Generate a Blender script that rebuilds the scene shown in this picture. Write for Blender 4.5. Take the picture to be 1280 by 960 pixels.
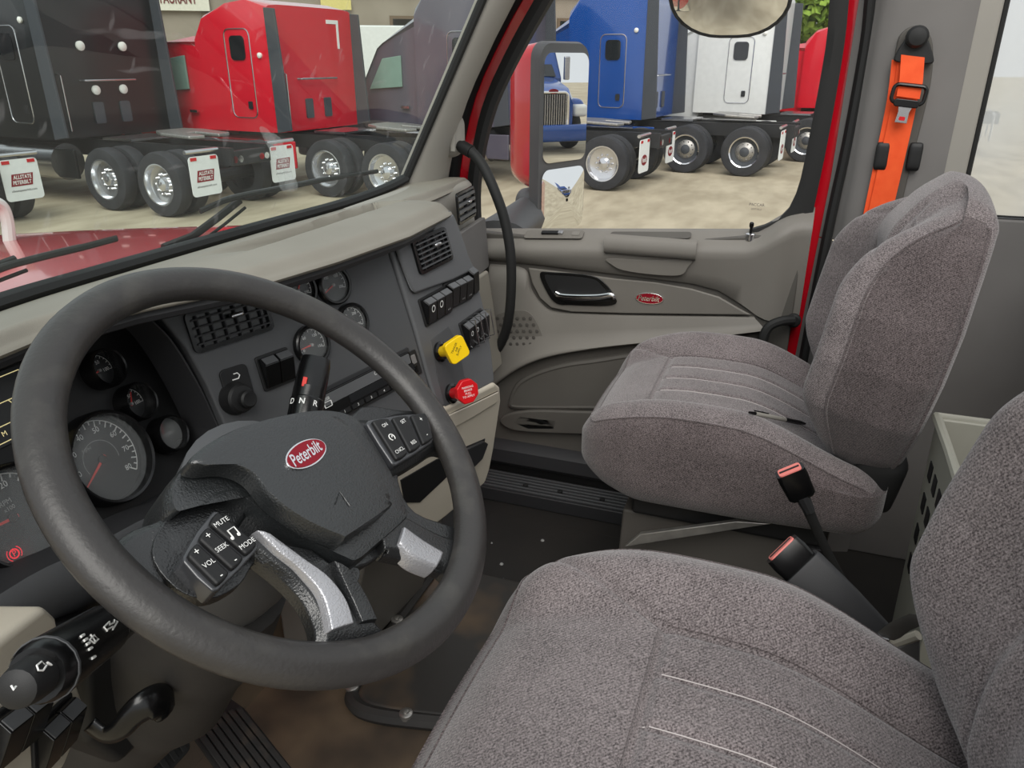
import bpy, bmesh, math, random
from mathutils import Vector, Matrix
R = math.radians
random.seed(7)
for o in list(bpy.data.objects): bpy.data.objects.remove(o)
SC = bpy.context.scene
COL = SC.collection

# ------------------------------------------------------------------ camera
EYE = Vector((-1.05, 0.0, 1.25)); PITCH = R(22.9); YAW = R(20.0); FPX = 960.0
cam = bpy.data.cameras.new('camera'); cam.sensor_width = 36.0; cam.lens = 36.0*FPX/1280.0
cam.clip_start = 0.02; cam.clip_end = 400
CAM = bpy.data.objects.new('camera', cam); COL.objects.link(CAM)
DV = Vector((math.cos(YAW)*math.cos(PITCH), math.sin(YAW)*math.cos(PITCH), -math.sin(PITCH)))
RV = Vector((math.sin(YAW), -math.cos(YAW), 0)); UV = RV.cross(DV)
CAM.matrix_world = Matrix((( RV.x, UV.x, -DV.x, EYE.x), (RV.y, UV.y, -DV.y, EYE.y), (RV.z, UV.z, -DV.z, EYE.z), (0, 0, 0, 1)))
SC.camera = CAM
# ------------------------------------------------------------------ overcast sky, veiled sun, exposure
W = bpy.data.worlds.new('overcast'); SC.world = W; W.use_nodes = True
_nt = W.node_tree; _bg = _nt.nodes['Background']
_sky = _nt.nodes.new('ShaderNodeTexSky'); _sky.sky_type = 'HOSEK_WILKIE'; _sky.turbidity = 9.0; _sky.ground_albedo = 0.4
_sky.sun_direction = (-0.35, 0.25, 0.9)
_mix = _nt.nodes.new('ShaderNodeMixRGB'); _mix.inputs[0].default_value = 0.93
_nt.links.new(_sky.outputs[0], _mix.inputs[1]); _mix.inputs[2].default_value = (0.93, 0.97, 1.0, 1)
_nt.links.new(_mix.outputs[0], _bg.inputs[0]); _bg.inputs[1].default_value = 0.80
_sl = bpy.data.lights.new('veiled_sun', 'SUN'); _sl.energy = 2.4; _sl.angle = R(45); _sl.color = (1.0, 0.97, 0.92)
SUN = bpy.data.objects.new('veiled_sun', _sl); COL.objects.link(SUN); SUN.rotation_euler = Vector((0.66, 0.22, -0.72)).to_track_quat('-Z', 'Y').to_euler()
SUN.location = (-3, 3, 8)
SC.view_settings.view_transform = 'Standard'; SC.view_settings.look = 'None'
SC.view_settings.exposure = 0.12; SC.view_settings.gamma = 1.0; SC.view_settings.use_curve_mapping = False

# ------------------------------------------------------------------ geometry helpers
def P(px, py, x=None, y=None, z=None, t=None):
    """point of the place seen at photo pixel (px,py) on the plane x=, y= or z="""
    v = DV + RV*((px-640)/FPX) - UV*((py-480)/FPX)
    if x is not None: k = (x-EYE.x)/v.x
    elif y is not None: k = (y-EYE.y)/v.y
    elif z is not None: k = (z-EYE.z)/v.z
    else: k = t
    return EYE + v*k

class Frame:
    """a flat panel: origin, right, up, outward normal"""
    def __init__(s, o, ex, ey): s.o = Vector(o); s.x = Vector(ex).normalized(); s.y = Vector(ey).normalized(); s.n = s.x.cross(s.y)
    @staticmethod
    def panel(o, phi, tau):   # faces -Y, turned phi toward -X, leaning back tau
        n = Vector((-math.sin(phi)*math.cos(tau), -math.cos(phi)*math.cos(tau), math.sin(tau)))
        ex = Vector((math.cos(phi), -math.sin(phi), 0)); return Frame(o, ex, n.cross(ex))
    def __call__(s, u, v, w=0.0): return s.o + s.x*u + s.y*v + s.n*w
    def pix(s, px, py, w=0.0):
        d = DV + RV*((px-640)/FPX) - UV*((py-480)/FPX); o = s.o + s.n*w
        k = (o-EYE).dot(s.n)/d.dot(s.n); q = EYE + d*k - o
        return q.dot(s.x), q.dot(s.y)
    def at(s, u, v, w=0.0, rot=0.0):
        c, q = math.cos(rot), math.sin(rot)
        return Frame(s(u, v, w), s.x*c + s.y*q, s.y*c - s.x*q)

class MB:
    def __init__(s): s.v = []; s.f = []
    def add(s, vs, fs):
        b = len(s.v); s.v += [Vector(p) for p in vs]; s.f += [[b+i for i in f] for f in fs]; return s
    def box(s, c, sz, F=None):
        c = Vector(c); ax = (F.x, F.y, F.n) if F else (Vector((1,0,0)), Vector((0,1,0)), Vector((0,0,1)))
        vs = [c + ax[0]*sz[0]*i/2 + ax[1]*sz[1]*j/2 + ax[2]*sz[2]*k/2 for i in (-1,1) for j in (-1,1) for k in (-1,1)]
        return s.add(vs, [(0,1,3,2),(4,6,7,5),(0,4,5,1),(2,3,7,6),(0,2,6,4),(1,5,7,3)])
    def prism(s, pts, d):
        n = len(pts); d = Vector(d); pts = [Vector(p) for p in pts]
        return s.add(pts + [p+d for p in pts], [list(range(n))[::-1], list(range(n, 2*n))] + [(i, (i+1) % n, n+(i+1) % n, n+i) for i in range(n)])
    def loft(s, loops, closed=True, caps=True, wrap=False):
        n = len(loops[0]); vs = [p for l in loops for p in l]; fs = []
        L = len(loops); m = n if closed else n-1
        for k in range(L if wrap else L-1):
            a = k*n; b = ((k+1) % L)*n
            for i in range(m): fs.append((a+i, a+(i+1) % n, b+(i+1) % n, b+i))
        if caps and closed and not wrap: fs += [list(range(n))[::-1], list(range((L-1)*n, L*n))]
        return s.add(vs, fs)
    def tube(s, path, r, n=10, caps=True, flat=None):
        path = [Vector(p) for p in path]; rs = r if isinstance(r, (list, tuple)) else [r]*len(path); loops = []
        t0 = (path[1]-path[0]).normalized(); a = t0.orthogonal().normalized()
        if flat is not None: a = (Vector(flat[0]) - t0*t0.dot(Vector(flat[0]))).normalized()
        for i, p in enumerate(path):
            t = (path[min(i+1, len(path)-1)] - path[max(i-1, 0)]).normalized()
            a = (a - t*a.dot(t)).normalized(); b = t.cross(a); k = flat[1] if flat is not None else 1.0
            loops.append([p + (a*math.cos(2*math.pi*j/n) + b*math.sin(2*math.pi*j/n)*k)*rs[i] for j in range(n)])
        return s.loft(loops, caps=caps)
    def lathe(s, prof, F, n=24, caps=True):   # prof: (radius, height along F.n)
        loops = [[F(r*math.cos(2*math.pi*j/n), r*math.sin(2*math.pi*j/n), h) for j in range(n)] for r, h in prof]
        return s.loft(loops, caps=caps)
    def plate(s, F, pts, w0, w1): return s.prism([F(u, v, w0) for u, v in pts], F.n*(w1-w0))
    def build(s, name, mat, parent=None, bevel=0, seg=2, sharp=35, sub=0, smooth=True):
        org = ORG.get(parent.name, Vector()) if parent else Vector()
        me = bpy.data.meshes.new(name); me.from_pydata([p-org for p in s.v], [], s.f); me.update()
        bm = bmesh.new(); bm.from_mesh(me)
        bmesh.ops.recalc_face_normals(bm, faces=bm.faces); bm.to_mesh(me); bm.free()
        return obj(name, me, mat, parent, bevel, seg, sharp, sub, smooth, org)
ORG = {}
def obj(name, me, mat, parent=None, bevel=0, seg=2, sharp=35, sub=0, smooth=True, org=None):
    if parent:
        while parent.parent and parent.parent.parent: parent = parent.parent      # thing > part > sub-part, no deeper
    o = bpy.data.objects.new(name, me); COL.objects.link(o)
    if smooth:
        me.shade_smooth()
        if sharp < 180 and not sub: me.set_sharp_from_angle(angle=R(sharp))
    for m in (mat if isinstance(mat, (list, tuple)) else [mat]): me.materials.append(m)
    if bevel:
        b = o.modifiers.new('bevel', 'BEVEL'); b.width = bevel; b.segments = seg; b.limit_method = 'ANGLE'; b.angle_limit = R(32); b.harden_normals = True
    if sub:
        q = o.modifiers.new('sub', 'SUBSURF'); q.levels = sub; q.render_levels = sub
    if parent: o.parent = parent; ORG[o.name] = org if org is not None else ORG.get(parent.name, Vector())
    else: ORG[o.name] = Vector()
    return o
def thing(name, label, cat, loc=(0, 0, 0), group=None):
    o = bpy.data.objects.new(name, None); COL.objects.link(o); o.location = loc; o.empty_display_size = 0.05
    ORG[o.name] = Vector(loc); o['label'] = label; o['category'] = cat
    if group: o['group'] = group
    return o
def tag(o, label, cat, group=None):
    o['label'] = label; o['category'] = cat
    if group: o['group'] = group
    return o
def struct(o, label=None, cat=None):
    o['kind'] = 'structure'
    if label: o['label'] = label
    if cat: o['category'] = cat
    return o
def sthing(name, label, cat, loc=(0, 0, 0)): return struct(thing(name, label, cat, loc))
def copy_tree(o, parent=None):
    c = o.copy(); COL.objects.link(c); c.parent = parent
    for ch in list(o.children): copy_tree(ch, c)
    return c
def rrect(w, h, r, k=4):
    pts = []
    for cx, cy, a0 in ((w/2-r, h/2-r, 0), (-w/2+r, h/2-r, 90), (-w/2+r, -h/2+r, 180), (w/2-r, -h/2+r, 270)):
        for i in range(k+1): a = R(a0+90*i/k); pts.append((cx+r*math.cos(a), cy+r*math.sin(a)))
    return pts
def ngon(n, r, a0=0.0): return [(r*math.cos(a0+2*math.pi*i/n), r*math.sin(a0+2*math.pi*i/n)) for i in range(n)]
def ell(a, b, n=28): return [(a*math.cos(2*math.pi*i/n), b*math.sin(2*math.pi*i/n)) for i in range(n)]
def spline(pts, k=6, closed=False):
    pts = [Vector(p) for p in pts]; out = []; n = len(pts)
    for i in range(n if closed else n-1):
        g = (lambda j: pts[j % n]) if closed else (lambda j: pts[max(0, min(n-1, j))])
        p0, p1, p2, p3 = g(i-1), g(i), g(i+1), g(i+2)
        for j in range(k):
            t = j/k
            out.append(0.5*((2*p1) + (p2-p0)*t + (2*p0-5*p1+4*p2-p3)*t*t + (3*p1-p0-3*p2+p3)*t**3))
    if not closed: out.append(pts[-1])
    return out
_FONT = {}
def text(name, s, F, h, mat, parent, shear=0.0, depth=0.0004, align='CENTER', w=None, bold=0.0):
    key = (s, align, bold)
    if key not in _FONT:
        cu = bpy.data.curves.new('t', 'FONT'); cu.body = s; cu.align_x = align; cu.align_y = 'CENTER'; cu.size = 1.0; cu.offset = bold; cu.resolution_u = 3
        to = bpy.data.objects.new('t', cu); COL.objects.link(to)
        me = bpy.data.meshes.new_from_object(to.evaluated_get(bpy.context.evaluated_depsgraph_get()))
        _FONT[key] = ([v.co.copy() for v in me.vertices], [tuple(p.vertices) for p in me.polygons])
        bpy.data.objects.remove(to); bpy.data.curves.remove(cu); bpy.data.meshes.remove(me)
    vs, fs = _FONT[key]
    if not vs: return None
    k = h/0.72; wid = max(v.x for v in vs)-min(v.x for v in vs); kx = k if w is None else w/wid
    m = MB(); m.add([F((v.x+shear*v.y)*kx, v.y*k, depth) for v in vs], fs)
    return m.build(name, mat, parent, smooth=False)
def rbox(n, size, rad, fn=None):
    """rounded box surface as a fine grid, then deformed by fn(p, s) with s in [-1,1]^3"""
    idx = {}; vs = []; fs = []
    if isinstance(n, int): n = (n, n, n)
    hx = [q/2 for q in size]
    def vert(i, j, k):
        key = (i, j, k)
        if key in idx: return idx[key]
        s = [2*a/m-1 for a, m in zip(key, n)]
        p = [hx[a]*s[a] for a in range(3)]
        q = [max(-(hx[a]-rad), min(hx[a]-rad, p[a])) for a in range(3)]
        d = Vector([p[a]-q[a] for a in range(3)])
        if d.length > 1e-9:
            m = max(abs(c) for c in d); d = d.normalized()*m
        v = Vector(q)+d
        if fn: v = Vector(fn(v, s))
        idx[key] = len(vs); vs.append(v); return idx[key]
    for ax in range(3):
        a, b = [(1, 2), (2, 0), (0, 1)][ax]
        for side in (0, n[ax]):
            for i in range(n[a]):
                for j in range(n[b]):
                    q = []
                    for di, dj in ((0, 0), (1, 0), (1, 1), (0, 1)):
                        k = [0, 0, 0]; k[ax] = side; k[a] = i+di; k[b] = j+dj; q.append(vert(*k))
                    fs.append(q if side else q[::-1])
    o = MB().add(vs, fs); c = [n[1]*n[2]*2, n[2]*n[0]*2, n[0]*n[1]*2]
    o.axis = [0]*c[0]+[1]*c[1]+[2]*c[2]; return o
def rmap(size, rad, s):
    hx = [q/2 for q in size]; p = [hx[a]*s[a] for a in range(3)]; q = [max(-(hx[a]-rad), min(hx[a]-rad, p[a])) for a in range(3)]
    d = Vector([p[a]-q[a] for a in range(3)])
    if d.length > 1e-9: d = d.normalized()*max(abs(c) for c in d)
    return Vector(q)+d
def sst(a, b, x):
    t = max(0.0, min(1.0, (x-a)/(b-a))); return t*t*(3-2*t)
def bump(x, c, w): return math.exp(-((x-c)/w)**2)

# ------------------------------------------------------------------ materials
def lin(h):
    h = h.lstrip('#'); c = [int(h[i:i+2], 16)/255 for i in (0, 2, 4)]
    return tuple(q/12.92 if q <= 0.04045 else ((q+0.055)/1.055)**2.4 for q in c) + (1.0,)
def mat(name, hexc, rough=0.5, metal=0.0, bump=0.0, bscale=300.0, var=None, vscale=8.0, vpow=(0.35, 0.65), coat=0.0, spec=0.5, aniso=None, detail=3.0, bdist=0.0006):
    m = bpy.data.materials.new(name); m.use_nodes = True; nt = m.node_tree; b = nt.nodes['Principled BSDF']
    b.inputs['Base Color'].default_value = lin(hexc); b.inputs['Roughness'].default_value = rough; b.inputs['Metallic'].default_value = metal
    b.inputs['Specular IOR Level'].default_value = spec
    if coat: b.inputs['Coat Weight'].default_value = coat; b.inputs['Coat Roughness'].default_value = 0.05
    tc = nt.nodes.new('ShaderNodeTexCoord')
    def noise(sc, det=detail):
        mp = nt.nodes.new('ShaderNodeMapping'); nt.links.new(tc.outputs['Object'], mp.inputs[0])
        if aniso: mp.inputs['Scale'].default_value = aniso
        n = nt.nodes.new('ShaderNodeTexNoise'); n.inputs['Scale'].default_value = sc; n.inputs['Detail'].default_value = det
        nt.links.new(mp.outputs[0], n.inputs['Vector']); return n
    n = noise(vscale)
    r = nt.nodes.new('ShaderNodeValToRGB'); r.color_ramp.elements[0].position = vpow[0]; r.color_ramp.elements[1].position = vpow[1]
    c1 = lin(hexc); c2 = lin(var) if var else tuple(min(1, q*1.06) for q in c1[:3])+(1,)
    r.color_ramp.elements[0].color = c1; r.color_ramp.elements[1].color = c2
    nt.links.new(n.outputs[0], r.inputs[0]); nt.links.new(r.outputs[0], b.inputs['Base Color'])
    if bump:
        n2 = noise(bscale, 2.0); bp = nt.nodes.new('ShaderNodeBump'); bp.inputs['Strength'].default_value = min(1.0, bump); bp.inputs['Distance'].default_value = bdist
        nt.links.new(n2.outputs[0], bp.inputs['Height']); nt.links.new(bp.outputs[0], b.inputs['Normal'])
    return m
def fabric(name, dark, light, scale=470.0):
    m = bpy.data.materials.new(name); m.use_nodes = True; nt = m.node_tree; b = nt.nodes['Principled BSDF']
    b.inputs['Roughness'].default_value = 0.92; b.inputs['Specular IOR Level'].default_value = 0.15
    b.inputs['Sheen Weight'].default_value = 0.35; b.inputs['Sheen Roughness'].default_value = 0.5
    tc = nt.nodes.new('ShaderNodeTexCoord')
    n = nt.nodes.new('ShaderNodeTexNoise'); n.inputs['Scale'].default_value = scale; n.inputs['Detail'].default_value = 3.0; n.inputs['Roughness'].default_value = 0.75
    nt.links.new(tc.outputs['Object'], n.inputs['Vector'])
    n2 = nt.nodes.new('ShaderNodeTexNoise'); n2.inputs['Scale'].default_value = 14; n2.inputs['Detail'].default_value = 4
    nt.links.new(tc.outputs['Object'], n2.inputs['Vector'])
    wv = nt.nodes.new('ShaderNodeTexWave'); wv.inputs['Scale'].default_value = 130; wv.inputs['Distortion'].default_value = 1.5; wv.bands_direction = 'DIAGONAL'
    nt.links.new(tc.outputs['Object'], wv.inputs['Vector'])
    ad = nt.nodes.new('ShaderNodeMath'); ad.operation = 'MULTIPLY_ADD'; nt.links.new(n2.outputs[0], ad.inputs[0]); ad.inputs[1].default_value = 0.13
    nt.links.new(n.outputs[0], ad.inputs[2])
    ad2 = nt.nodes.new('ShaderNodeMath'); ad2.operation = 'MULTIPLY_ADD'; nt.links.new(wv.outputs['Fac'], ad2.inputs[0]); ad2.inputs[1].default_value = 0.07
    nt.links.new(ad.outputs[0], ad2.inputs[2])
    r = nt.nodes.new('ShaderNodeValToRGB'); r.color_ramp.elements[0].position = 0.44; r.color_ramp.elements[1].position = 0.80
    r.color_ramp.elements[0].color = lin(dark); r.color_ramp.elements[1].color = lin(light)
    nt.links.new(ad2.outputs[0], r.inputs[0]); nt.links.new(r.outputs[0], b.inputs['Base Color'])
    bp = nt.nodes.new('ShaderNodeBump'); bp.inputs['Strength'].default_value = 0.7; bp.inputs['Distance'].default_value = 0.0012
    nt.links.new(ad2.outputs[0], bp.inputs['Height']); nt.links.new(bp.outputs[0], b.inputs['Normal'])
    return m
def glass(name, haze=0.04, tint='#ffffff', streak=0.0, rough=0.0, refl=0.4):
    m = bpy.data.materials.new(name); m.use_nodes = True; nt = m.node_tree; nt.nodes.remove(nt.nodes['Principled BSDF'])
    out = nt.nodes['Material Output']; tr = nt.nodes.new('ShaderNodeBsdfTransparent'); tr.inputs[0].default_value = lin(tint)
    gl = nt.nodes.new('ShaderNodeBsdfGlossy'); gl.inputs['Roughness'].default_value = rough
    fr = nt.nodes.new('ShaderNodeFresnel'); fr.inputs[0].default_value = 1.45
    m1 = nt.nodes.new('ShaderNodeMixShader')
    fm = nt.nodes.new('ShaderNodeMath'); fm.operation = 'MULTIPLY'; fm.inputs[1].default_value = refl; nt.links.new(fr.outputs[0], fm.inputs[0])
    nt.links.new(fm.outputs[0], m1.inputs[0]); nt.links.new(tr.outputs[0], m1.inputs[1]); nt.links.new(gl.outputs[0], m1.inputs[2])
    df = nt.nodes.new('ShaderNodeBsdfDiffuse'); df.inputs[0].default_value = (0.85, 0.88, 0.88, 1)
    tl = nt.nodes.new('ShaderNodeBsdfTranslucent'); tl.inputs[0].default_value = (0.85, 0.88, 0.88, 1)
    dd = nt.nodes.new('ShaderNodeMixShader'); nt.links.new(df.outputs[0], dd.inputs[1]); nt.links.new(tl.outputs[0], dd.inputs[2])
    m2 = nt.nodes.new('ShaderNodeMixShader'); nt.links.new(m1.outputs[0], m2.inputs[1]); nt.links.new(dd.outputs[0], m2.inputs[2])
    tc = nt.nodes.new('ShaderNodeTexCoord')
    def ramp(sc, a, b_, vec, det=4.0):
        mp = nt.nodes.new('ShaderNodeMapping'); mp.inputs['Scale'].default_value = vec; nt.links.new(tc.outputs['Object'], mp.inputs[0])
        n = nt.nodes.new('ShaderNodeTexNoise'); n.inputs['Scale'].default_value = sc; n.inputs['Detail'].default_value = det; nt.links.new(mp.outputs[0], n.inputs['Vector'])
        q = nt.nodes.new('ShaderNodeMapRange'); q.inputs[1].default_value = a; q.inputs[2].default_value = b_; nt.links.new(n.outputs[0], q.inputs[0]); return q
    q1 = ramp(3.0, 0.3, 0.8, (1, 1, 1)); q1.inputs[3].default_value = haze*0.6; q1.inputs[4].default_value = haze*1.6
    last = q1.outputs[0]
    if streak:
        for sc, vec, a in ((40.0, (1, 1, 0.12), 0.66), (150.0, (1, 1, 1), 0.74), (30.0, (0.25, 0.25, 1.4), 0.68)):
            q2 = ramp(sc, a, a+0.06, vec, 2.0); q2.inputs[3].default_value = 0; q2.inputs[4].default_value = streak
            ad = nt.nodes.new('ShaderNodeMath'); ad.operation = 'ADD'; nt.links.new(last, ad.inputs[0]); nt.links.new(q2.outputs[0], ad.inputs[1]); last = ad.outputs[0]
    nt.links.new(last, m2.inputs[0]); nt.links.new(m2.outputs[0], out.inputs[0])
    return m
def emit(name, hexc, s=1.0):
    m = bpy.data.materials.new(name); m.use_nodes = True; b = m.node_tree.nodes['Principled BSDF']
    b.inputs['Base Color'].default_value = lin(hexc); b.inputs['Emission Color'].default_value = lin(hexc); b.inputs['Emission Strength'].default_value = s
    return m
M = dict(
    taupe=mat('taupe_vinyl', '#837e74', 0.6, bump=0.5, bscale=900, var='#8b867c', vscale=5),
    taupe2=mat('door_taupe_vinyl', '#736f69', 0.6, bump=0.4, bscale=900, var='#7a7670', vscale=4),
    taupe3=mat('door_insert_grey', '#6a6660', 0.55, bump=0.4, bscale=900),
    doorlow=mat('door_lower_grey', '#4c4844', 0.6, bump=0.4, bscale=700, var='#53504b', vscale=3),
    pillar=mat('pillar_trim_grey', '#95918a', 0.7, bump=0.3, bscale=1200, var='#9b978f', vscale=2),
    pillar2=mat('rear_pillar_grey', '#6c6967', 0.8, bump=0.5, bscale=1500, var='#777472', vscale=3),
    cream=mat('cream_plastic', '#b9b1a1', 0.5, bump=0.3, bscale=900, var='#c2baab', vscale=4),
    char=mat('charcoal_plastic', '#48494b', 0.5, bump=0.35, bscale=1400, var='#4e4f51', vscale=6),
    char2=mat('dark_charcoal_plastic', '#2a2a2c', 0.55, bump=0.3, bscale=1200),
    pod=mat('pod_grey_plastic', '#57585a', 0.5, bump=0.35, bscale=1400, var='#5e5f61', vscale=5),
    blk=mat('black_gloss_plastic', '#0c0c0d', 0.25),
    blkm=mat('black_matte_plastic', '#151516', 0.55, bump=0.2, bscale=1500),
    rub=mat('black_rubber', '#161616', 0.7),
    rim=mat('steering_rim_vinyl', '#343231', 0.40, bump=0.5, bscale=260, var='#413f3c', vscale=30, vpow=(0.52, 0.75)),
    hub=mat('hub_grained_vinyl', '#202223', 0.30, spec=0.9, bump=0.8, bscale=520, detail=1.0, bdist=0.0008),
    spoke=mat('spoke_grained_vinyl', '#1e1f20', 0.28, spec=0.8, bump=0.8, bscale=520, bdist=0.0008),
    silver=mat('silver_spoke_inlay', '#b4b4b8', 0.30, metal=0.55, bump=0.8, bscale=520, bdist=0.0008),
    chrome=mat('chrome', '#e8e8ea', 0.08, metal=1.0),
    chrome2=mat('brushed_chrome', '#c9c9cb', 0.25, metal=1.0),
    steel=mat('steel', '#9a9894', 0.4, metal=0.8, var='#b0ada8', vscale=30),
    badge=mat('badge_red_enamel', '#7f0a1d', 0.35, spec=0.3),
    white=mat('white_print', '#e9e9e6', 0.5),
    grey=mat('grey_print', '#9b9b99', 0.5),
    redn=mat('needle_red', '#e03a32', 0.4),
    red=mat('truck_red_paint', '#c20a1e', 0.22, coat=0.8, var='#c90d22', vscale=3),
    orange=mat('orange_webbing', '#f0521c', 0.75, bump=0.5, bscale=900, var='#f65c26', vscale=40),
    yellow=mat('yellow_plastic', '#f1c70a', 0.4),
    redk=mat('red_plastic', '#c9141c', 0.35),
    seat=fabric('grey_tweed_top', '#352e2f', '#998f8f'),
    seat2=fabric('grey_tweed_side', '#241d1e', '#7b7070'),  # side cloth: browner weave, darkened further with shade put into the colour
    stitch=mat('pale_stitching', '#b9b2b0', 0.8),
    floor=mat('black_floor_vinyl', '#1f1e1d', 0.6, bump=0.5, bscale=250, var='#2b2825', vscale=3),
    floorb=mat('dusty_brown_floor_vinyl', '#443a30', 0.75, bump=0.6, bscale=300, var='#75634e', vscale=5, vpow=(0.4, 0.72)),
    mat_=mat('floor_mat_rubber', '#363432', 0.45, bump=0.4, bscale=200, var='#7a6248', vscale=4, vpow=(0.5, 0.8)),
    boot=mat('column_boot_rubber', '#272524', 0.6, bump=0.5, bscale=120, var='#312f2d', vscale=9),
    gauge=mat('gauge_face_black', '#191a1c', 0.3),
    gaugeg=mat('gauge_face_grey', '#8b8a8d', 0.25, var='#96959a', vscale=20),
    lens=glass('gauge_lens', 0.015),
)
# ================================================================== the cab shell
def off(path, d):
    out = []
    for i, p in enumerate(path):
        a = path[max(i-1, 0)]; b = path[min(i+1, len(path)-1)]
        t = (Vector(b)-Vector(a)).normalized(); out.append(Vector((p[0]+t.y*d, p[1]-t.x*d)))
    return out
def strip(prof, paths3): return MB().loft(paths3, closed=False, caps=False)
# floor ------------------------------------------------------------
fl = sthing('floor', 'black vinyl cab floor', 'floor', (0, 0, 0))
m = MB(); m.box((0.0, 0.2, -0.02), (1.96, 1.5, 0.04)); m.build('floor_pan', M['floor'], fl)
m = MB(); m.prism([(-0.9, 0.35, 0.001), (0.02, 0.35, 0.001), (0.02, 0.8, 0.001), (0.0, 1.0, 0.001), (-0.9, 1.0, 0.001)], (0, 0, 0.006)); m.build('driver_floor_covering', M['floorb'], fl, bevel=0.003)
m = MB(); m.prism([(-0.95, 0.93, 0), (0.95, 0.93, 0), (0.95, 1.06, 0.3), (-0.95, 1.06, 0.3)], (0, 0.05, 0.02)); m.build('toe_board', M['floorb'], fl)
# raised tunnel cover with screwed edge
pl = spline([(0.03, 0.40, 0), (-0.005, 0.52, 0), (-0.03, 0.66, 0), (-0.02, 0.71, 0), (0.02, 0.73, 0), (0.2, 0.74, 0), (0.42, 0.74, 0)], 5) + [Vector((0.46, 0.70, 0)), Vector((0.46, 0.1, 0)), Vector((0.03, 0.1, 0))]
m = MB(); m.prism(pl, (0, 0, 0.035)); tc_ = m.build('tunnel_cover', M['mat_'], fl, bevel=0.012, seg=3)
edge = spline([(0.025, 0.36, .02), (-0.008, 0.52, .02), (-0.036, 0.66, .02), (-0.024, 0.722, .02), (0.03, 0.742, .02), (0.2, 0.75, .02), (0.42, 0.75, .02)], 8)
m = MB(); m.tube(edge, 0.017, 8); m.build('edge_bead', M['boot'], tc_)
for p in ((-0.026, 0.60), (-0.004, 0.48), (0.0, 0.74), (0.22, 0.75)):
    Fp = Frame((p[0], p[1], 0.022), (1, 0, 0), (0, 1, 0))
    m = MB(); m.lathe([(0.014, 0), (0.014, 0.016), (0.011, 0.018)], Fp, 14); m.lathe([(0.006, 0.018), (0.006, 0.022), (0.003, 0.023)], Fp, 10); m.build('screw', M['steel'], tc_)
m = MB(); m.box((0.62, 0.42, 0.004), (0.30, 0.62, 0.008)); m.build('passenger_floor_mat', M['floor'], fl, bevel=0.003)
for i in range(9):
    p = Vector((random.uniform(0.45, 0.85), random.uniform(0.42, 0.72), 0.009)); r = random.uniform(0.0025, 0.006)
    m = MB(); m.lathe([(r, 0), (r*0.7, 0.003), (r*0.2, 0.004)], Frame(p, (1, 0, 0), (0, 1, 0)), 6); tag(m.build('debris_crumb', M['grey']), 'tiny pale crumb of debris on the black passenger floor', 'debris', 'crumbs on the passenger floor')
# door sill tread plate with ribs
sp = sthing('trim_1', 'ribbed dark sill plate below the passenger door', 'sill plate', (0.9, 0.35, 0.0))
m = MB(); m.box((0.90, 0.35, 0.022), (0.115, 1.1, 0.044)); m.build('sill_board', M['char2'], sp, bevel=0.004)
m = MB(); m.box((0.975, 0.40, 0.038), (0.035, 0.98, 0.076)); m.build('sill_seal', M['rub'], sp, bevel=0.006)
for i in range(6):
    m = MB(); m.box((0.855+0.017*i, 0.35, 0.047), (0.008, 1.06, 0.007)); m.build('rib', M['char'], sp, bevel=0.002)
for y in (0.55, 0.66, 0.42):
    m = MB(); m.lathe([(0.008, 0.044), (0.008, 0.053), (0.004, 0.055)], Frame((0.885, y, 0), (1, 0, 0), (0, 1, 0)), 12); m.build('screw', M['rub'], sp)

# windshield --------------------------------------------------------
WB = spline([(-0.86, 0.82, 0.965), (-0.62, 0.885, 0.967), (-0.4, 0.925, 0.965), (-0.2, 0.952, 0.957), (0.2, 0.972, 0.947), (0.48, 0.968, 0.944), (0.64, 0.948, 0.955), (0.71, 0.925, 0.972)], 4)
def wtop(p, z):
    k = (z-p.z)/0.403; return Vector((p.x*(1+0.07*k), p.y-0.187*k-0.01*k*abs(p.x), z))
ws = sthing('window_1', 'raked windshield with dusty wiped glass and black gasket', 'windshield', (0, 0.95, 0.96))
m = MB(); m.loft([[wtop(p, z) if z else p for p in WB] for z in (0, 1.1, 1.2, 1.3, 1.4, 1.5, 1.62)], closed=False, caps=False)
M['ws'] = glass('windshield_glass', 0.02, '#f2fbf8', streak=0.10, refl=0.08)
m.build('glass', M['ws'], ws)
m = MB(); m.tube([p + Vector((0, 0, 0.004)) for p in WB], 0.011, 8, flat=((0, 0, 1), 1.5)); m.build('gasket', M['rub'], ws)
for s, e in ((1, WB[-1]), (-1, WB[0])):
    m = MB(); m.tube([e] + [wtop(e, z) for z in (1.1, 1.25, 1.4, 1.62)], 0.0105, 8); m.build('gasket', M['rub'], ws)
WE = WB[-1]

# door opening paths in the (y,z) plane of the passenger side --------
GP = [(0.838, 0.78), (0.842, 0.88), (0.832, 0.98), (0.79, 1.13), (0.71, 1.275), (0.637, 1.386), (0.56, 1.51), (0.49, 1.575), (0.38, 1.60),
      (0.10, 1.60), (0.03, 1.575), (-0.002, 1.50), (-0.012, 1.37), (-0.018, 1.27), (-0.010, 1.07), (0.0, 0.95), (0.03, 0.885), (0.10, 0.852)]
GPs = [Vector((v.x, v.y)) for v in spline([(a, b, 0) for a, b in GP], 3)]
DP = [(0.875, 0.08), (0.876, 0.5), (0.876, 0.80), (0.874, 0.9), (0.862, 0.99), (0.82, 1.145), (0.74, 1.295), (0.667, 1.406), (0.59, 1.53), (0.51, 1.61), (0.38, 1.635),
      (0.10, 1.635), (0.0, 1.61), (-0.04, 1.52), (-0.052, 1.37), (-0.057, 1.27), (-0.053, 1.07), (-0.044, 0.9), (-0.036, 0.67), (-0.03, 0.4), (-0.03, 0.08)]
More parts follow.
